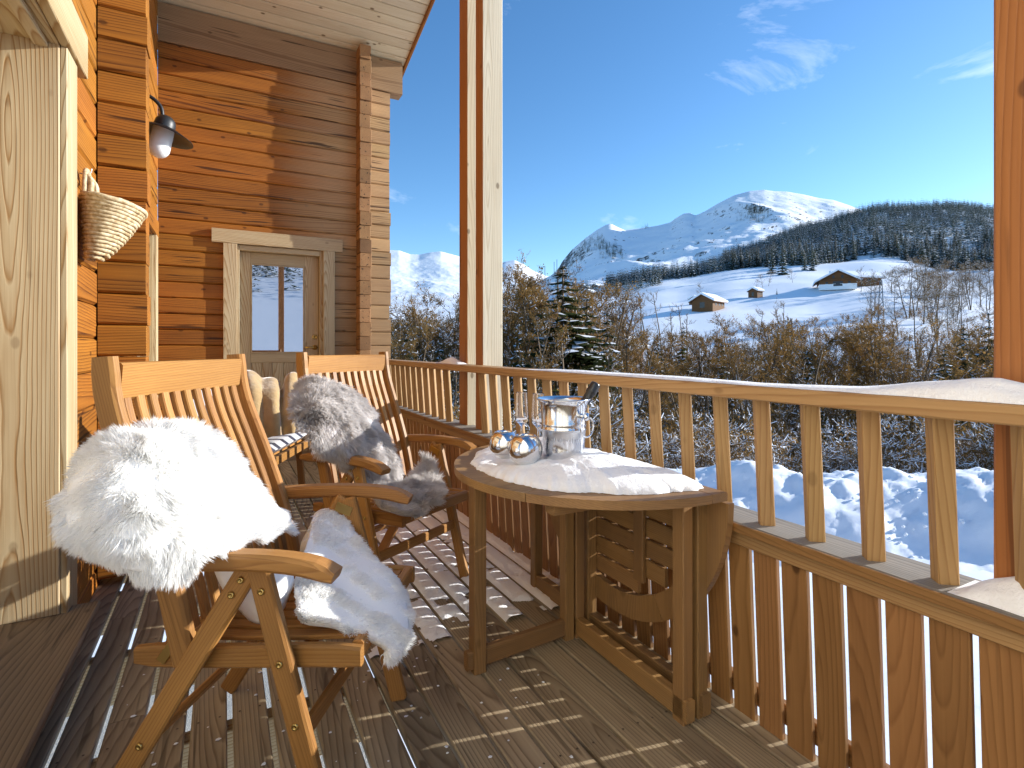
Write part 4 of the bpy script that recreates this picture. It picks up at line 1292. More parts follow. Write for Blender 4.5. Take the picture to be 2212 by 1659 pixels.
def bank():
    """ploughed snow bank: lumpy, crest about a metre above the yard"""
    nu, nd = 420, 60
    u = np.linspace(-1.3, 1.6, nu); q = np.linspace(0, 1, nd)
    U, Q = np.meshgrid(u, q)
    tc_ = 11.9 - 1.1 * U                      # depth of the crest line
    Tt = tc_ - 2.2 + 4.8 * Q
    X, Y = world(Tt, U)
    prof = np.interp(Q.ravel(), [0, .10, .30, .45, .58, .75, 1], [-.05, .10, .72, 1.08, 1.05, .55, -1.9]).reshape(Q.shape)
    Z = GZ + prof + (.55 * fbm(X * .7, Y * .7, 3) + .26 * fbm(X * 2.2, Y * 2.2, 3, .5) + .09 * (fbm(X * 6, Y * 6, 3, .5, True))) * np.clip(prof + .25, 0, 1)
    tag(obj('snow_bank', npmesh('snow_bank', np.stack([X, Y, Z], -1).reshape(-1, 3), grid_faces(nd, nu), M_snowg, True)),
        'lumpy ploughed snow bank beyond the balustrade', 'snow bank', kind='structure')
    # clods thrown on top and in front
    rng = np.random.default_rng(12)
    V, F = [], []
    for _ in range(170):
        uu = rng.uniform(-.1, 1.0); tt = 11.9 - 1.1 * uu + rng.uniform(-1.9, .5)
        x_, y_ = world(tt, uu)
        qn = (tt - (11.9 - 1.1 * uu - 2.2)) / 4.8
        z_ = GZ + np.interp(qn, [0, .10, .30, .45, .58, .75, 1], [-.05, .10, .72, 1.08, 1.05, .55, -1.9])
        r = rng.uniform(.02, .05); b = len(V)
        ph = rng.random() * 6
        for (dx_, dy_, dz_) in ((1, 0, 0), (.3, .95, 0), (-.8, .6, 0), (-.8, -.6, 0), (.3, -.95, 0)):
            V.append((x_ + r * dx_ * rng.uniform(.7, 1.2), y_ + r * dy_ * rng.uniform(.7, 1.2), z_ + r * rng.uniform(-.2, .4)))
        V.append((x_, y_, z_ + r * rng.uniform(.7, 1.1))); V.append((x_, y_, z_ - r))
        for i in range(5):
            F += [(b + i, b + (i + 1) % 5, b + 5), (b + (i + 1) % 5, b + i, b + 6)]
    tag(obj('snow_clods', mesh('snow_clods', V, F, M_snowg, True)), 'loose clods of snow thrown up on the ploughed bank', 'snow', kind='stuff')
bank()

# ---- valley and hill behind, control heights by bearing (picture column) and distance
COLS = [300, 830, 1000, 1150, 1300, 1450, 1600, 1750, 1900, 2050, 2200, 2600]
DEP =  [13, 25, 40, 70, 110, 150, 200, 260, 330, 420, 520, 650, 800, 1000, 1350]
NEARZ = [-4.2, -6.8, -7.6, -7.0, -3.5]
PY = {
 150: [760, 760, 750, 742, 728, 716, 708, 704, 700, 700, 698, 700],
 200: [745, 735, 728, 715, 692, 672, 660, 652, 640, 648, 650, 650],
 260: [725, 712, 705, 692, 668, 645, 630, 620, 607, 602, 592, 592],
 330: [705, 690, 685, 672, 642, 620, 605, 596, 585, 592, 585, 585],
 420: [690, 672, 666, 652, 626, 604, 586, 568, 556, 572, 562, 562],
 520: [682, 662, 655, 642, 626, 606, 576, 543, 524, 528, 530, 530],
 650: [676, 655, 648, 636, 624, 603, 560, 514, 484, 482, 490, 490],
 800: [670, 650, 643, 632, 622, 602, 550, 498, 457, 452, 465, 465],
 1000: [668, 648, 641, 630, 622, 603, 553, 503, 463, 458, 471, 471],
 1350: [680, 665, 660, 655, 650, 640, 630, 620, 610, 600, 600, 600]}
HT = np.zeros((len(DEP), len(COLS)))
for i, dpt in enumerate(DEP):
    for j in range(len(COLS)):
        HT[i, j] = NEARZ[i] if dpt < 150 else HC - (PY[dpt][j] - 752) / 1165.0 * dpt
def _interp2(t, px):
    t = np.asarray(t, float); px = np.asarray(px, float)
    lt = np.log(np.clip(t, DEP[0], DEP[-1])); ld = np.log(DEP)
    fi = np.interp(lt, ld, np.arange(len(DEP))); fj = np.interp(px, COLS, np.arange(len(COLS)))
    i0 = np.minimum(fi.astype(int), len(DEP) - 2); j0 = np.minimum(fj.astype(int), len(COLS) - 2)
    a, b = fi - i0, fj - j0
    b = b * b * (3 - 2 * b) * .6 + b * .4
    return (HT[i0, j0] * (1 - a) + HT[i0 + 1, j0] * a) * (1 - b) + (HT[i0, j0 + 1] * (1 - a) + HT[i0 + 1, j0 + 1] * a) * b
def hill_z(t, u):
    px = 1106 + 1165 * np.asarray(u, float)
    t = np.asarray(t, float)
    X, Y = world(t, np.asarray(u, float))
    z = _interp2(t, px)
    k = np.clip((t - 60) / 200, 0, 1)
    return z + k * (9.0 * fbm(X / 90., Y / 90., 3) + 1.4 * fbm(X / 22., Y / 22., 2)) + np.clip(t / 60, 0, 1) * .5 * fbm(X / 6., Y / 6., 3)
def hill():
    nt_, nu = 150, 240
    t = np.exp(np.linspace(math.log(13), math.log(1350), nt_)); u = np.linspace(-1.7, 1.9, nu)
    U, TT = np.meshgrid(u, t)
    X, Y = world(TT, U)
    Z = hill_z(TT, U)
    tag(obj('hill', npmesh('hill', np.stack([X, Y, Z], -1).reshape(-1, 3), grid_faces(nt_, nu), M_snowh, True)), 'snow-covered valley side with meadows and forest', 'hill', kind='structure')
    # plain snow country all round, behind the chalet too
    n = 40
    rr = np.exp(np.linspace(math.log(14), math.log(9000), n)); aa = np.linspace(0, 2 * np.pi, 97)
    A, R2 = np.meshgrid(aa, rr)
    Z = -6 - 2 * np.clip((R2 - 14) / 60, 0, 1) + 0 * A
    # hills to either side and behind
    Z += np.clip((R2 - 30) / 270, 0, 2.2) * 50 * np.clip(.35 - np.cos(A - math.pi / 2) * 2, 0, 1)
    Z -= 40 * np.clip((R2 - 60) / 400, 0, 1) * (np.cos(A - (math.pi / 2 - YAW)) >= .15)
    tag(obj('terrain', npmesh('terrain', np.stack([R2 * np.cos(A), R2 * np.sin(A), Z], -1).reshape(-1, 3), grid_faces(n, 97), M_snowh, True)), kind='structure')
hill()

def mountain(name, label, prof, dcrest, dbase, ybase, mids, noise, nu=320, nd=150, seed=0.0, power=1.0, sc=420., ridge=1.0):
    """prof: picture outline of the crest (column,row) standing at distance dcrest"""
    px = np.linspace(prof[0][0], prof[-1][0], nu)
    pyc = np.interp(px, [p[0] for p in prof], [p[1] for p in prof])
    q = np.concatenate([np.linspace(0, 1, nd), np.linspace(1.03, 1.5, 14)])
    U, Q = np.meshgrid((px - 1106) / 1165.0, q)
    zc = HC - (pyc - 752) / 1165.0 * dcrest
    zb = HC - (ybase - 752) / 1165.0 * dbase
    kn = np.exp(-np.linspace(-2.2, 2.2, 61) ** 2); kn /= kn.sum()
    zsm = np.convolve(np.pad(zc, 30, mode='edge'), kn, 'valid')
    TT = dbase + (dcrest - dbase) * Q
    shape = np.interp(Q.ravel(), [m[0] for m in mids], [m[1] for m in mids]).reshape(Q.shape)
    bl_ = np.clip(Q, 0, 1) ** 3
    Z = zb + (zc[None, :] * bl_ + zsm[None, :] * (1 - bl_) - zb) * shape
    X, Y = world(TT, U)
    env = np.clip(4 * Q * (1 - Q), 0, 1) ** .7 * (Q <= 1)
    big = fbm(X / sc + seed, Y / sc, 6, .52, True)
    bowl = fbm(X / (sc * 2.2) + seed + 5, Y / (sc * 2.2) + 2, 3)
    Z = Z + env * noise * .8 * (1.5 * ridge * big + 1.6 * bowl) * np.clip((zc[None, :] - zb) / 300., .15, 1.2)
    tag(obj(name, npmesh(name, np.stack([X, Y, Z], -1).reshape(-1, 3), grid_faces(len(q), nu), M_alp, True)), label, 'mountain', kind='structure')
    return lambda pxx, qq: None
MP = [(950, 660), (1080, 640), (1150, 618), (1190, 600), (1205, 585), (1215, 565), (1235, 540), (1265, 514), (1290, 496), (1308, 486), (1320, 483), (1333, 490), (1350, 497), (1385, 493), (1420, 488), (1448, 481),
      (1462, 470), (1476, 462), (1490, 460), (1502, 466), (1520, 458), (1550, 440), (1585, 422), (1618, 413), (1650, 410), (1672, 413), (1700, 414), (1735, 420), (1770, 428), (1800, 432), (1830, 442), (1900, 470), (2000, 500), (2200, 560), (2400, 610)]
mountain('mountain', 'white rounded peak with rock bands behind the forest', MP, 3400, 1000, 652,
         [(0, 0), (.16, .14), (.30, .20), (.42, .27), (.55, .40), (.70, .58), (.85, .80), (1, 1), (1.5, .3)], 95, seed=2.7, sc=520.)
MP2 = [(500, 610), (700, 560), (800, 545), (835, 540), (862, 541), (885, 549), (905, 550), (930, 545), (952, 543), (975, 549), (1000, 556), (1025, 575), (1050, 583), (1075, 570), (1092, 565), (1112, 562), (1130, 570), (1150, 584), (1180, 596), (1220, 604), (1300, 625)]
mountain('mountain', 'bright white ridge far off behind the corner of the chalet', MP2, 5200, 3000, 668,
         [(0, 0), (.3, .22), (.6, .52), (1, 1), (1.5, .4)], 48, seed=8.1, sc=700.)

# ================================================================== TREES
class MBuf:
    def __init__(s): s.V = []; s.F = []; s.n = 0
    def add(s, V, F):
        V = np.asarray(V, float); F = np.asarray(F, int)
        s.V.append(V); s.F.append(F + s.n); s.n += len(V)
    def mesh(s, name, mat): return npmesh(name, np.concatenate(s.V), np.concatenate(s.F), mat) if s.n else None
TRI3 = np.array([[0, 1, 4], [0, 4, 3], [1, 2, 5], [1, 5, 4], [2, 0, 3], [2, 3, 5]])
def seg3(buf, a, b, ra, rb):
    d = b - a
    d = d / (np.linalg.norm(d) + 1e-9)
    x = np.cross(d, [.3, .2, .93] if abs(d[2]) < .9 else [1, 0, 0]); x /= np.linalg.norm(x); y = np.cross(d, x)
    V = []
    for p, r in ((a, ra), (b, rb)):
        for k in range(3):
            th = 2.0944 * k
            V.append(p + (x * math.cos(th) + y * math.sin(th)) * r)
    buf.add(V, TRI3)
def bare_tree(seed, H, spread, leaves, snow, twigw=.012, multi=1, up=.35, dens=1.0):
    rng = np.random.default_rng(seed)
    tr, cr, sn = MBuf(), MBuf(), MBuf()
    segs = [0]
    def snow_on(a, b, r):
        d = b - a; L = np.linalg.norm(d)
        h = np.array([d[1], -d[0], 0]); hn = np.linalg.norm(h)
        if hn < L * .25: return
        h = h / hn * (r * 1.5 + .010)
        lift = np.array([0, 0, r * .8 + .004]); top = np.array([0, 0, r + .030])
        sn.add([a - h + lift, a + h + lift, a + top, b - h * .8 + lift, b + h * .8 + lift, b + top], TRI3)
    def grow(p, d, L, r, lev):
        n = [6, 4, 3, 2][lev]
        q = p.copy(); pts = [q.copy()]
        for i in range(n):
            d = d + rng.normal(0, [.07, .16, .24, .3][lev], 3) + np.array([0, 0, [.05, .10, .06, -.02][lev]])
            d /= np.linalg.norm(d)
            q2 = q + d * L / n
            ra, rb = r * (1 - .75 * i / n), r * (1 - .75 * (i + 1) / n)
            seg3(tr if lev < 2 else cr, q, q2, ra, rb)
            if lev > 0 and rng.random() < snow: snow_on(q, q2, ra)
            q = q2; pts.append(q.copy())
        if lev == 3:
            return
        kids = int([18, 9, 7][lev] * dens * rng.uniform(.8, 1.2))
        for k in range(kids):
            f = rng.uniform([.22, .18, .1][lev], 1.0)
            i = min(int(f * n), n - 1); w = f * n - i
            base = pts[i] * (1 - w) + pts[i + 1] * w
            a = rng.uniform(0, 2 * math.pi)
            out = np.array([math.cos(a), math.sin(a), rng.uniform(.0, .9) * up * 2])
            if lev > 0: out = out * .8 + d * .8
            out /= np.linalg.norm(out)
            LL = L * [spread * (1.15 - f * .75), .52, .42][lev] * rng.uniform(.6, 1.15)
            grow(base, out, LL, max(r * [.38, .45, .5][lev] * (1 - .5 * f), twigw * (.7 if lev == 2 else .9)), lev + 1)
        if lev == 2 and leaves > 0:
            pass
    for m in range(multi):
        a = rng.uniform(0, 6.28)
        off = np.array([math.cos(a), math.sin(a), 0]) * (.35 if multi > 1 else 0)
        d = np.array([off[0] * .35, off[1] * .35, 1.0]); d /= np.linalg.norm(d)
        grow(off * .5, d, H * rng.uniform(.82, 1.0), H * .0125, 0)
    if leaves:
        # dry leaves hang on the twigs
        TV = np.concatenate(cr.V).reshape(-1, 6, 3).mean(1)
        pick = TV[rng.integers(0, len(TV), leaves)] + rng.normal(0, .07, (leaves, 3))
        e1 = rng.normal(0, 1, (leaves, 3)); e1 /= np.linalg.norm(e1, axis=1, keepdims=True)
        e2 = np.cross(e1, rng.normal(0, 1, (leaves, 3))); e2 /= np.linalg.norm(e2, axis=1, keepdims=True)
        s = rng.uniform(.025, .055, (leaves, 1))
        V = np.stack([pick - e1 * s, pick + e2 * s * .7, pick + e1 * s, pick - e2 * s * .7], 1).reshape(-1, 3)
        b = (np.arange(leaves) * 4)[:, None]
        lf = MBuf(); lf.add(V, np.concatenate([b + [[0, 1, 2]], b + [[0, 2, 3]]], 1).reshape(-1, 3))
        lm = lf.mesh('leaves', M_leafb)
    else: lm = None
    # snow lumps caught in forks
    TV = np.concatenate(cr.V).reshape(-1, 6, 3).mean(1)
    nl = int(140 * snow)
    if nl:
        pk = TV[rng.integers(0, len(TV), nl)]
        for p in pk:
            r = rng.uniform(.02, .055)
            sn.add([p + [r, 0, 0], p + [-.5 * r, .87 * r, 0], p + [-.5 * r, -.87 * r, 0], p + [0, 0, r * .8]], [[0, 1, 3], [1, 2, 3], [2, 0, 3], [0, 2, 1]])
    return dict(trunk=tr.mesh('trunk', M_bark), crown=cr.mesh('crown', M_twig), leaves=lm, snow=sn.mesh('snow', M_snowt), H=H)
def spruce(seed, H, layers, per, R, snow, mat, sub=2, droop=.35):
    rng = np.random.default_rng(seed)
    tr, cr, sn = MBuf(), MBuf(), MBuf()
    seg3(tr, np.array([0, 0, 0.]), np.array([0, 0, H * .97]), H * .014, H * .002)
    for i in range(layers):
        f = (i + .3) / layers
        z0 = H * (.06 + .93 * f)
        rad = R * (1 - f) ** .85 + H * .006
        n = max(4, int(per * (1 - .55 * f)))
        for k in range(n):
            a = 2 * math.pi * (k + rng.random() * .8) / n + i
            L = rad * rng.uniform(.7, 1.15)
            w = L * rng.uniform(.22, .36) + H * .004
            dz = -droop * L * rng.uniform(.7, 1.3)
            ca, sa = math.cos(a), math.sin(a)
            b0 = np.array([0, 0, z0 + rng.uniform(-.5, .5) * H * .4 / layers])
            def pt(s, t_, lift=0): return b0 + np.array([ca * L * s - sa * w * t_, sa * L * s + ca * w * t_, dz * s ** 1.5 + .12 * L * s * (s > .8) - abs(t_) * .35 * w + lift])
            rag = [rng.uniform(.7, 1.2) for _ in range(6)]
            V = [pt(0, 0), pt(.38, -1 * rag[0]), pt(.45, 0, .03 * L), pt(.38, 1 * rag[1]), pt(.75, -.75 * rag[2]), pt(.78, 0, .02 * L), pt(.75, .75 * rag[3]), pt(1.02, -.15), pt(1.0, .3 * rag[4])]
            F = [[0, 1, 2], [0, 2, 3], [1, 4, 5], [1, 5, 2], [2, 5, 6], [2, 6, 3], [4, 7, 5], [5, 7, 8], [5, 8, 6]]
            if sub == 1:
                V = [pt(0, 0), pt(.6, -1 * rag[0]), pt(1.02, 0), pt(.6, 1 * rag[1])]; F = [[0, 1, 2], [0, 2, 3]]
            cr.add(V, F)
            if sub == 2:   # hanging twig fringe
                for s_ in (.45, .7, .95):
                    for sg in (-1, 1):
                        p = pt(s_, sg * .6); cr.add([p, p + [ca * .12 * L, sa * .12 * L, -.02 * L], p + [0, 0, -.16 * L * rng.uniform(.6, 1.4)]], [[0, 1, 2]])
            if rng.random() < snow:
                l = .02 * L + .012 * H / 10
                s0, s1 = rng.uniform(.25, .5), rng.uniform(.8, 1.0)
                kk = rng.uniform(.55, 1.0)
                V = [pt(s0, 0, l), pt((s0 + s1) / 2, -kk, l * 1.2), pt(s1, 0, l), pt((s0 + s1) / 2, kk, l * 1.2), pt((s0 + s1) / 2, 0, l * 2.4)]
                sn.add(V, [[0, 1, 4], [1, 2, 4], [2, 3, 4], [3, 0, 4]])
    return dict(trunk=tr.mesh('trunk', M_bark), crown=cr.mesh('crown', mat), snow=sn.mesh('snow', M_snowt), H=H)
def place(var, name, t, px, H, label, cat, group=None, rz=None, sink=0.3, zbase=None, wide=1.0):
    u = uv_from_px(px)
    x, y = world(t, u)
    z = float(hill_z(t, u)) if zbase is None else zbase
    o = bpy.data.objects.new(name, None)
    COL.objects.link(o)
    s = H / var['H']
    o.location = (x, y, z - sink)
    o.rotation_euler = (0, 0, random.uniform(0, 6.28) if rz is None else rz)
    o.scale = (s * wide, s * wide, s)
    tag(o, label, cat, group)
    for k in ('trunk', 'crown', 'leaves', 'snow'):
        if var.get(k) is not None:
            c = bpy.data.objects.new(k, var[k]); COL.objects.link(c); c.parent = o
            if k != 'trunk': c['kind'] = 'stuff'
    return o
TV_ = [bare_tree(21, 9, .42, 900, .08), bare_tree(22, 10, .38, 0, .07, up=.5), bare_tree(23, 8, .5, 1200, .09, multi=2, dens=.85), bare_tree(24, 9, .45, 0, .06, up=.6)]
BV_ = [bare_tree(31, 9, .40, 3800, .05, up=.5), bare_tree(32, 8, .44, 4800, .05, multi=2, dens=.85, up=.5), bare_tree(33, 10, .36, 3000, .04, up=.7)]
SV_ = [bare_tree(41, 5, .6, 1500, .20, multi=3, dens=.8, up=.25), bare_tree(42, 5, .65, 2600, .18, multi=2, dens=.9, up=.2), bare_tree(43, 4.5, .7, 1200, .22, multi=3, dens=.8, up=.2)]
NV_ = [bare_tree(81, 13, .24, 0, .10, up=1.0, dens=.9), bare_tree(82, 12, .26, 1400, .08, up=.9, dens=.9, multi=2), bare_tree(83, 14, .20, 0, .10, up=1.1, dens=.9), bare_tree(84, 12, .30, 2600, .07, up=.8, dens=.85)]
PV_ = [spruce(51, 14, 30, 12, 2.9, .45, M_needle), spruce(52, 12, 26, 11, 2.4, .7, M_needle), spruce(53, 10, 24, 11, 2.2, .6, M_needle)]
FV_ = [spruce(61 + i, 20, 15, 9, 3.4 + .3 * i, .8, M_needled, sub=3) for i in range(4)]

def ztop(py, t): return HC - (py - 752) / 1165.0 * t
# single trees one can pick out --------------------------------------------------
def tall(var, px, ytop, t, name, label, cat='tree', group=None, wide=1.0):
    zb = float(hill_z(t, uv_from_px(px)))
    return place(var, name, t, px, ztop(ytop, t) - zb + .3, label, cat, group, wide=wide)
tall(PV_[0], 1216, 560, 30, 'spruce_tree', 'tallest green spruce rising out of the bare thicket right of the posts', wide=1.7)
tall(PV_[1], 1268, 632, 31, 'spruce_tree', 'snow-dusted spruce just right of the tallest spruce', wide=1.5)
tall(PV_[2], 1312, 664, 33, 'spruce_tree', 'smaller spruce, third in the row right of the tallest spruce', wide=1.1)
tall(PV_[1], 2136, 665, 34, 'spruce_tree', 'dark spruce close beside the orange post at the right edge', wide=.9)
tall(PV_[0], 2082, 690, 40, 'spruce_tree', 'slim dark spruce left of the one by the right post', wide=.8)
tall(PV_[2], 1475, 690, 60, 'spruce_tree', 'small snowy spruce below the tall bare trees in the middle', wide=.9)
tall(PV_[2], 962, 770, 30, 'spruce_tree', 'snow-laden spruce seen through the railing left of the middle posts', wide=1.3)
tall(PV_[1], 1690, 715, 48, 'spruce_tree', 'spruce half hidden in the brown thicket below the barns', wide=.8)
g = 'tall bare trees in front of the middle barn'
TL = ['second from left', 'third from left', 'fourth from left', 'fifth from left', 'sixth from left', 'seventh from left', 'rightmost', 'leftmost']
for px, yt, t in ((1362, 648, 84), (1385, 640, 88), (1408, 612, 86), (1428, 600, 90), (1452, 640, 85), (1472, 632, 92), (1486, 645, 80), (1345, 668, 78)):
    tall(random.choice((NV_[0], NV_[2])), px, yt, t, 'bare_tree', 'tall bare tree with snowy forks, ' + TL.pop(0) + ' of eight before the middle barn', group=g)
g = 'bare trees on the right-hand slope'
for i in range(46):
    px = random.uniform(1880, 2190); t = random.uniform(120, 235)
    zb = float(hill_z(t, uv_from_px(px)))
    place(random.choice(TV_), 'bare_tree', t, px, random.uniform(10, 17), 'bare tree in the open wood on the right-hand slope', 'tree', g)
g = 'thicket trees below the balustrade'
rs = random.Random(5)
def topline(px): return np.interp(px, [700, 830, 900, 1000, 1090, 1150, 1200, 1330, 1400, 1500, 1600, 1700, 1800, 1900, 2000, 2200], [630, 636, 648, 625, 596, 585, 592, 660, 712, 708, 676, 668, 690, 672, 690, 696])
def thicket(n, t0, t1, off, spread, x0, x1, pool, hmax, seed):
    r = random.Random(seed)
    for i in range(n):
        t = r.uniform(t0, t1)
        px = x0 + (x1 - x0) * (i + r.random()) / n
        yt = float(topline(px)) + off + abs(r.gauss(0, spread))
        H = ztop(yt, t) - float(hill_z(t, uv_from_px(px))) + .3
        H = min(max(H, 3.4), hmax)
        v, nm = r.choice(pool)
        if nm == 'b': place(v, 'beech_tree', t, px, H, 'brown-leaved bare tree in the snowy thicket below the balustrade', 'tree', g + ', brown', wide=r.uniform(.8, 1.2))
        else: place(v, 'bare_tree', t, px, H, 'leafless grey-brown tree in the snowy thicket below the balustrade', 'tree', g, wide=r.uniform(.8, 1.2))
NB = [(v, 'n') for v in NV_]; TB = [(v, 'n') for v in TV_]; BB = [(v, 'b') for v in BV_]
thicket(44, 58, 88, 0, 22, 700, 2300, NB + NB + BB, 18, 1)
thicket(58, 36, 56, 12, 30, 690, 2320, NB + BB + BB, 15, 2)
thicket(46, 24, 34, 50, 44, 680, 2330, NB + NB + BB, 12, 3)
thicket(30, 40, 60, -16, 14, 1080, 1330, NB + BB, 17, 4)
thicket(52, 30, 58, 4, 26, 1330, 2260, BB + BB + NB, 13, 5)
thicket(26, 60, 92, -24, 22, 1480, 2150, NB, 18, 7)
thicket(20, 34, 56, 10, 30, 700, 1000, BB + NB + TB, 13, 6)
# spruces scattered in the thicket
r4 = random.Random(8)
SPL = ['far left near the chalets', 'left of the middle posts', 'right behind the middle posts', 'below the tall bare trees', 'under the middle barn', 'left of the lower pylon', 'right of the lower pylon', 'under the farmhouse', 'below the right-hand wood', 'in the right-hand dip']
for px, t, yt, l in zip((880, 950, 1120, 1420, 1560, 1660, 1745, 1850, 1960, 2040), (34, 28, 36, 40, 38, 42, 36, 44, 40, 30), (700, 715, 690, 715, 735, 738, 742, 728, 735, 745), SPL):
    tall(PV_[r4.randrange(3)], px, yt, t, 'spruce_tree', 'dark snow-dusted spruce in the thicket, ' + l, 'tree', 'spruces in the thicket', wide=r4.uniform(.8, 1.2))
for i in range(54):
    t = rs.uniform(14.2, 21); px = rs.uniform(760, 2330)
    zb = -3.4 - (t - 14) * .42
    place(rs.choice(SV_), 'shrub', t, px, rs.uniform(2.2, 4.6), 'snow-laden leafless shrub just beyond the ploughed snow bank', 'shrub', 'shrubs behind the snow bank', zbase=zb)
# trees standing alone on the meadow
for px, yb, t, H, lab in ((1512, 632, 232, 9, 'round bare tree standing behind the middle barn'), (1860, 622, 225, 10.5, 'lone bare tree beside the long farmhouse'), (1632, 610, 265, 6, 'small bare tree upslope of the little square hut'),
                          (1648, 605, 270, 8, 'bare tree in the hedge line climbing from the little hut'), (1660, 600, 275, 9, 'taller bare tree in the hedge line above the little hut'),
                          (1712, 598, 280, 8, 'lone bare tree on the open snow between hut and farmhouse')):
    place(random.choice((TV_[0], TV_[3])), 'bare_tree', t, px, H, lab, 'tree', 'bare trees on the meadow', zbase=None)
for px, t, H, lab in ((1690, 330, 24, 'big spruce at the foot of the forest, left of two'), (1668, 345, 20, 'spruce at the lower edge of the forest above the hut'), (1754, 350, 18, 'spruce standing out from the forest edge above the farmhouse'), (1738, 352, 15, 'small spruce beside the one above the farmhouse'), (1678, 240, 3.4, 'tiny dark fir on the snow beside the little hut')):
    place(FV_[0], 'spruce_tree', t, px, H, lab, 'tree', 'spruces at the forest edge')
# forest on the hillside ----------------------------------------------------------
fr = random.Random(9)
F0 = lambda px: np.interp(px, [1080, 1250, 1400, 1500, 1600, 1680, 1760, 1840, 1950, 2050, 2250], [500, 520, 400, 400, 430, 400, 380, 430, 420, 350, 300])
F1 = lambda px: np.interp(px, [1080, 1330, 1400, 1480, 1560, 1660, 1760, 2250], [500, 470, 500, 580, 720, 900, 1000, 1000])
spots = []
for i in range(8600):
    px = fr.uniform(1310, 2290) if i % 3 else fr.uniform(1500, 2290)
    a, b = float(F0(px)), float(F1(px))
    t = math.sqrt(a * a + (b * b - a * a) * fr.random())
    spots.append((t, px, fr.uniform(9, 20) * (1.0 if px > 1560 else .8)))
for i in range(170):
    px = 1235 + 190 * fr.random() ** .8
    spots.append((fr.uniform(300, 430) + (px - 1235) * .2, px, fr.uniform(7, 13)))
# rocky tree line on the left shoulder of the mountain is added below
spots.sort(key=lambda s: -s[2] / s[0])
for t, px, H in spots[:300]:
    place(fr.choice(FV_), 'spruce_tree', t, px, H, 'snow-dusted spruce in the dark forest on the hillside', 'tree', 'spruces of the hillside forest', sink=.6, wide=fr.uniform(.85, 1.35))
def merged(var_list, spots, name, label, ground):
    arrs = []
    for var in var_list:
        parts = []
        for k in ('crown', 'snow'):
            me = var[k]
            v = np.zeros(len(me.vertices) * 3, np.float32); me.vertices.foreach_get('co', v); v = v.reshape(-1, 3)
            f = np.zeros(len(me.loops), np.int32); me.loops.foreach_get('vertex_index', f); parts.append((v, f.reshape(-1, 3)))
        arrs.append(parts)
    out = {0: MBuf(), 1: MBuf()}
    for t, px, H in spots:
        vi = fr.randrange(len(var_list)); s = H / var_list[vi]['H']
        th = fr.uniform(0, 6.28); wv_ = fr.uniform(.8, 1.5); c_, s_ = math.cos(th) * wv_, math.sin(th) * wv_
        u = uv_from_px(px); x, y = world(t, u); z = float(ground(t, u)) - .6
        for k in (0, 1):
            v, f = arrs[vi][k]
            w = np.stack([(v[:, 0] * c_ - v[:, 1] * s_) * s + x, (v[:, 0] * s_ + v[:, 1] * c_) * s + y, v[:, 2] * s + z], 1)
            out[k].add(w, f)
    t = thing(name, (0, 0, 0), 0, label, 'forest', None, 'stuff')
    a = obj('needles', out[0].mesh('needles', M_needled), t, T(0, 0, 0)); a['kind'] = 'stuff'
    b = obj('snow', out[1].mesh('snow', M_snowt), t, T(0, 0, 0)); b['kind'] = 'stuff'
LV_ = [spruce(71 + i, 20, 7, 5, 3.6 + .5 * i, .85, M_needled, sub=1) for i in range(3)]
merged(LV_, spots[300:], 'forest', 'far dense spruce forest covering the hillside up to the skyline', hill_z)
# woods behind the camera, mirrored in the door glass and the steel
bs = random.Random(2)
back = []
for i in range(520):
    a = bs.uniform(-.9, .9); d_ = bs.uniform(170, 330)
    back.append((d_, a, bs.uniform(12, 22)))
def back_forest():
    out, sn = MBuf(), MBuf()
    for d_, a, H in back:
        var = LV_[0]; me = var['crown']
        for k_, bf in (('crown', out), ('snow', sn)):
            me = var[k_]
            v = np.zeros(len(me.vertices) * 3, np.float32); me.vertices.foreach_get('co', v); v = v.reshape(-1, 3) * H / 20
            f = np.zeros(len(me.loops), np.int32); me.loops.foreach_get('vertex_index', f)
            bf.add(v + np.array([d_ * math.sin(a) + 8, -d_ * math.cos(a), -8.5 + (d_ - 30) / 270 * 50]), f.reshape(-1, 3))
    t = thing('woods', (0, 0, 0), 0, 'dark snowy woods mirrored in the glass of the far door', 'forest', None, 'stuff')
    obj('needles', out.mesh('needles', M_needled), t, T(0, 0, 0))['kind'] = 'stuff'
    obj('snow', sn.mesh('snow', M_snowt), t, T(0, 0, 0))['kind'] = 'stuff'
back_forest()
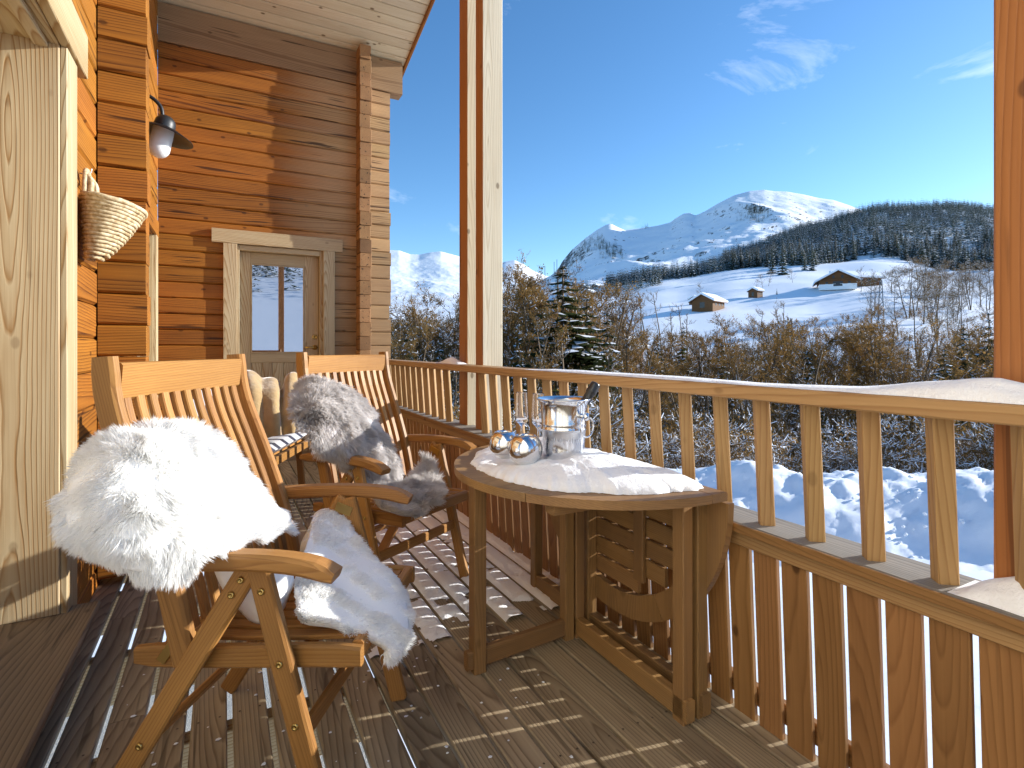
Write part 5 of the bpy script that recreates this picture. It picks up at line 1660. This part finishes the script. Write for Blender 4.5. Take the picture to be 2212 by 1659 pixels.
# ================================================================== BARNS AND CHALETS ON THE SNOW
M_roofsnow = M_snowh
def barn(px, t, L, Wd, Hh, rz, label, name='barn', roofh=None, openfront=True, mat=None, lab2=None, dz=0, group=None):
    u = uv_from_px(px); x, y = world(t, u); z = float(hill_z(t, u)) + dz
    o = thing(name, (x, y, z), rz, label, 'barn' if name == 'barn' else 'chalet' if name == 'chalet' else 'hut', group)
    mat = mat or M_hut
    rh = roofh or Wd * .28
    a, b = L / 2, Wd / 2
    V = [(-a, -b, -1.5), (a, -b, -1.5), (a, b, -1.5), (-a, b, -1.5), (-a, -b, Hh), (a, -b, Hh), (a, b, Hh), (-a, b, Hh), (-a, 0, Hh + rh), (a, 0, Hh + rh)]
    F = [(0, 1, 5, 4), (1, 2, 6, 9, 5), (2, 3, 7, 6), (3, 0, 4, 8, 7)]
    obj('walls', mesh('walls', V, F, mat), o, T(0, 0, 0))
    e, oh = .12 * Wd, .10 * L
    for s in (-1, 1):
        n = Vector((0, s * rh, b)).normalized()
        y1, z1 = s * (b + e), Hh - rh * e / b
        bar('roof_slope', (-a - oh, y1 / 2, (Hh + rh + z1) / 2 + .08), (a + oh, y1 / 2, (Hh + rh + z1) / 2 + .08), math.hypot(b + e, Hh + rh - z1), .16, M_hut, o, n, c=0)
        bar('roof_snow', (-a - oh * .95, y1 / 2, (Hh + rh + z1) / 2 + .56), (a + oh * .95, y1 / 2, (Hh + rh + z1) / 2 + .56), math.hypot(b + e, Hh + rh - z1) * 1.01, .80, M_snowh, o, n, c=.12)
    # openings
    for (xx, zz, w, h) in ((-a * .45, Hh * .35, L * .12, Hh * .34), (a * .1, Hh * .35, L * .12, Hh * .34), (a * .6, Hh * .35, L * .12, Hh * .34)):
        box('window', xx - w / 2, xx + w / 2, -b - .05, -b + .05, zz, zz + h, M_black, o, 'x', c=0)
    box('door', -a - .05, -a + .05, -Wd * .12, Wd * .12, 0, Hh * .8, M_black, o, 'z', c=0)
    if name == 'chalet':
        for yy in (-.30, -.10, .10, .30):
            w_ = box('window', -a - .06, -a + .04, yy * Wd - .45, yy * Wd + .45, Hh * .40, Hh * .78, M_black, o, 'z', c=0)
            box('frame', -a - .09, -a - .065, yy * Wd - .62, yy * Wd + .62, Hh * .34, Hh * .40 - .01, M_opal, w_, 'y', c=0)
        for yy in (-.12, .12):
            box('window', -a - .06, -a + .04, yy * Wd - .4, yy * Wd + .4, Hh + rh * .22, Hh + rh * .55, M_black, o, 'z', c=0)
        box('gable_balcony', -a - 1.1, -a - .02, -b * .82, b * .82, Hh + rh * .02, Hh + rh * .10, mat, o, 'y', c=0)
        box('masonry', -a - .03, a + .03, -b - .03, b + .03, -1.5, Hh * .36, M_opal, o, 'x', c=0)
        box('chimney', a * .2, a * .2 + .8, b * .25, b * .25 + .8, Hh + rh * .5, Hh + rh + 1.3, M_opal, o, 'z', c=0)
    box('balcony', -a * .9, a * .9, -b - .9, -b - .05, Hh * .55, Hh * .62, mat, o, 'x', c=0) if name == 'chalet' else None
    return o
fy = math.pi / 2 - YAW
barn(1530, 205, 11, 8, 2.6, fy - .75, 'weathered wooden barn with a thick snow roof in the middle of the meadow', dz=.4)
barn(1502, 228, 4.2, 3.6, 1.9, fy - .75, 'small dark hut just upslope of the middle barn', 'hut')
barn(1632, 230, 4.6, 4.0, 2.2, fy - .9, 'little square hut alone on the snow ridge', 'hut', dz=.3)
barn(1806, 240, 15, 14, 2.6, fy - .45, 'long alpine farmhouse with wide snow roof on the upper meadow', 'chalet', dz=.4)
barn(1858, 246, 15, 8, 2.6, fy - 1.35, 'brown barn wing joined behind the long farmhouse', dz=.5)
barn(1340, 118, 8, 7, 3, fy - .7, 'dark barn half hidden behind bare trees left of the middle barn', dz=.4)
barn(1272, 330, 6, 5, 2.4, fy - .8, 'tiny hut at the foot of the forest', 'hut')
g = 'chalets of the village behind the posts'
for i, (px, t, dz, lab) in enumerate(((850, 62, 3.2, 'brown chalet roof showing just right of the log corner'), (965, 70, 3.0, 'snow-roofed chalet left of the middle posts'), (1100, 190, 2, 'lowest chalet of the village cluster right of the posts'),
                      (1112, 215, 2, 'middle chalet of the village cluster right of the posts'), (1128, 235, 2, 'right-hand chalet of the village cluster by the posts'), (1092, 240, 2, 'upper chalet of the village cluster right of the posts'), (1262, 620, 1, 'far chalet left of the forest foot'), (1290, 640, 1, 'far chalet right of its twin at the forest foot'))):
    barn(px, t, 11, 9, 3.6, fy - .5 - .3 * (i % 3), lab, 'chalet', dz=dz, mat=M_log if i in (0, 2) else M_hut, group=g)

# ================================================================== PYLONS
def pylon(px, t, ytop, label, w=1.6):
    u = uv_from_px(px); x, y = world(t, u); z = float(hill_z(t, u))
    H = ztop(ytop, t) - z
    o = thing('power_pylon', (x, y, z), .4, label, 'pylon')
    m = plain('galvanised', srgb(120, 122, 124), .5, .6)
    leg = lambda q: w * (.5 - .36 * q)
    for sx in (-1, 1):
        for sy in (-1, 1):
            bar('leg', (sx * leg(0), sy * leg(0), -.5), (sx * leg(1), sy * leg(1), H), .14, .14, m, o, (1, .3, 0), c=0)
    n = 9
    for i in range(n):
        q0, q1 = i / n, (i + 1) / n
        for (ax_, s) in ((0, -1), (0, 1), (1, -1), (1, 1)):
            d = -1 if i % 2 else 1
            a, b = leg(q0), leg(q1)
            p = (d * a, s * a, q0 * H) if ax_ == 0 else (s * a, d * a, q0 * H)
            r = (-d * b, s * b, q1 * H) if ax_ == 0 else (s * b, -d * b, q1 * H)
            bar('brace', p, r, .08, .08, m, o, (.2, .3, 1), c=0)
    for zz in (H - .3, H - 1.3):
        bar('cross_arm', (-1.9, 0, zz), (1.9, 0, zz), .14, .16, m, o, c=0)
        for sx in (-1.7, -.7, .7, 1.7):
            bar('insulator', (sx, 0, zz + .08), (sx, 0, zz + .6), .1, .1, M_iron, o, (1, 0, 0), c=0)
pylon(1903, 150, 606, 'lattice power pylon at the edge of the right-hand wood')
pylon(1706, 95, 690, 'lattice power pylon rising from the brown thicket')
def lift(px, t, ytop, lab):
    u = uv_from_px(px); x, y = world(t, u)
    ztp = ztop(ytop, t)
    o = thing('ski_lift_pylon', (x, y, ztp - 16), 1.0, lab, 'lift pylon', 'ski lift pylons on the ridge')
    bar('mast', (0, 0, -20), (0, 0, 16), 1.1, 1.1, M_iron, o, (1, 0, 0), c=0)
    bar('cross_arm', (-5, 0, 15), (5, 0, 15), 1.2, 1.2, M_iron, o, c=0)
for px, yt, lab in ((1177, 575, 'leftmost ski lift pylon on the low ridge'), (1197, 566, 'second ski lift pylon on the low ridge'), (1203, 561, 'third ski lift pylon, by the spruce top')):
    lift(px, 1250, yt, lab)
# trees clinging to the left shoulder and the rock bands of the mountain
def alpine_trees():
    rr = random.Random(3)
    dg = bpy.context.evaluated_depsgraph_get()
    mt = [o for o in bpy.data.objects if o.name == 'mountain'][0]
    spots = []
    for i in range(460):
        c = rr.random()
        if c < .5:
            px = rr.uniform(1200, 1330); py = np.interp(px, [1200, 1235, 1265, 1300, 1330], [600, 548, 522, 512, 540]) + rr.uniform(-2, 26)
        elif c < .66: px, py = rr.uniform(1295, 1345), rr.uniform(530, 560)
        elif c < .76: px, py = rr.uniform(1360, 1400), rr.uniform(486, 494)
        else: px, py = rr.gauss(1632, 14), rr.uniform(445, 480)
        spots.append((px, py))
    out, sn = MBuf(), MBuf()
    me = LV_[0]['crown']
    v = np.zeros(len(me.vertices) * 3, np.float32); me.vertices.foreach_get('co', v); v = v.reshape(-1, 3)
    f = np.zeros(len(me.loops), np.int32); me.loops.foreach_get('vertex_index', f); f = f.reshape(-1, 3)
    for px, py in spots:
        a, b = ray(px)
        d = Vector((a, b, -(py - 752) / 1165.0)).normalized()
        hit, loc, nn, idx = mt.ray_cast(mt.matrix_world.inverted() @ Vector((0, 0, HC)), d)
        if not hit: continue
        s = rr.uniform(20, 38) / 20
        th = rr.uniform(0, 6)
        c_, s_ = math.cos(th), math.sin(th)
        out.add(np.stack([(v[:, 0] * c_ - v[:, 1] * s_) * s * 1.25 + loc.x, (v[:, 0] * s_ + v[:, 1] * c_) * s * 1.25 + loc.y, v[:, 2] * s + loc.z - 2], 1), f)
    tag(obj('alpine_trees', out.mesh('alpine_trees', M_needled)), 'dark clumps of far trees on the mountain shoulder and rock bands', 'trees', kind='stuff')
bpy.context.view_layer.update()
alpine_trees()
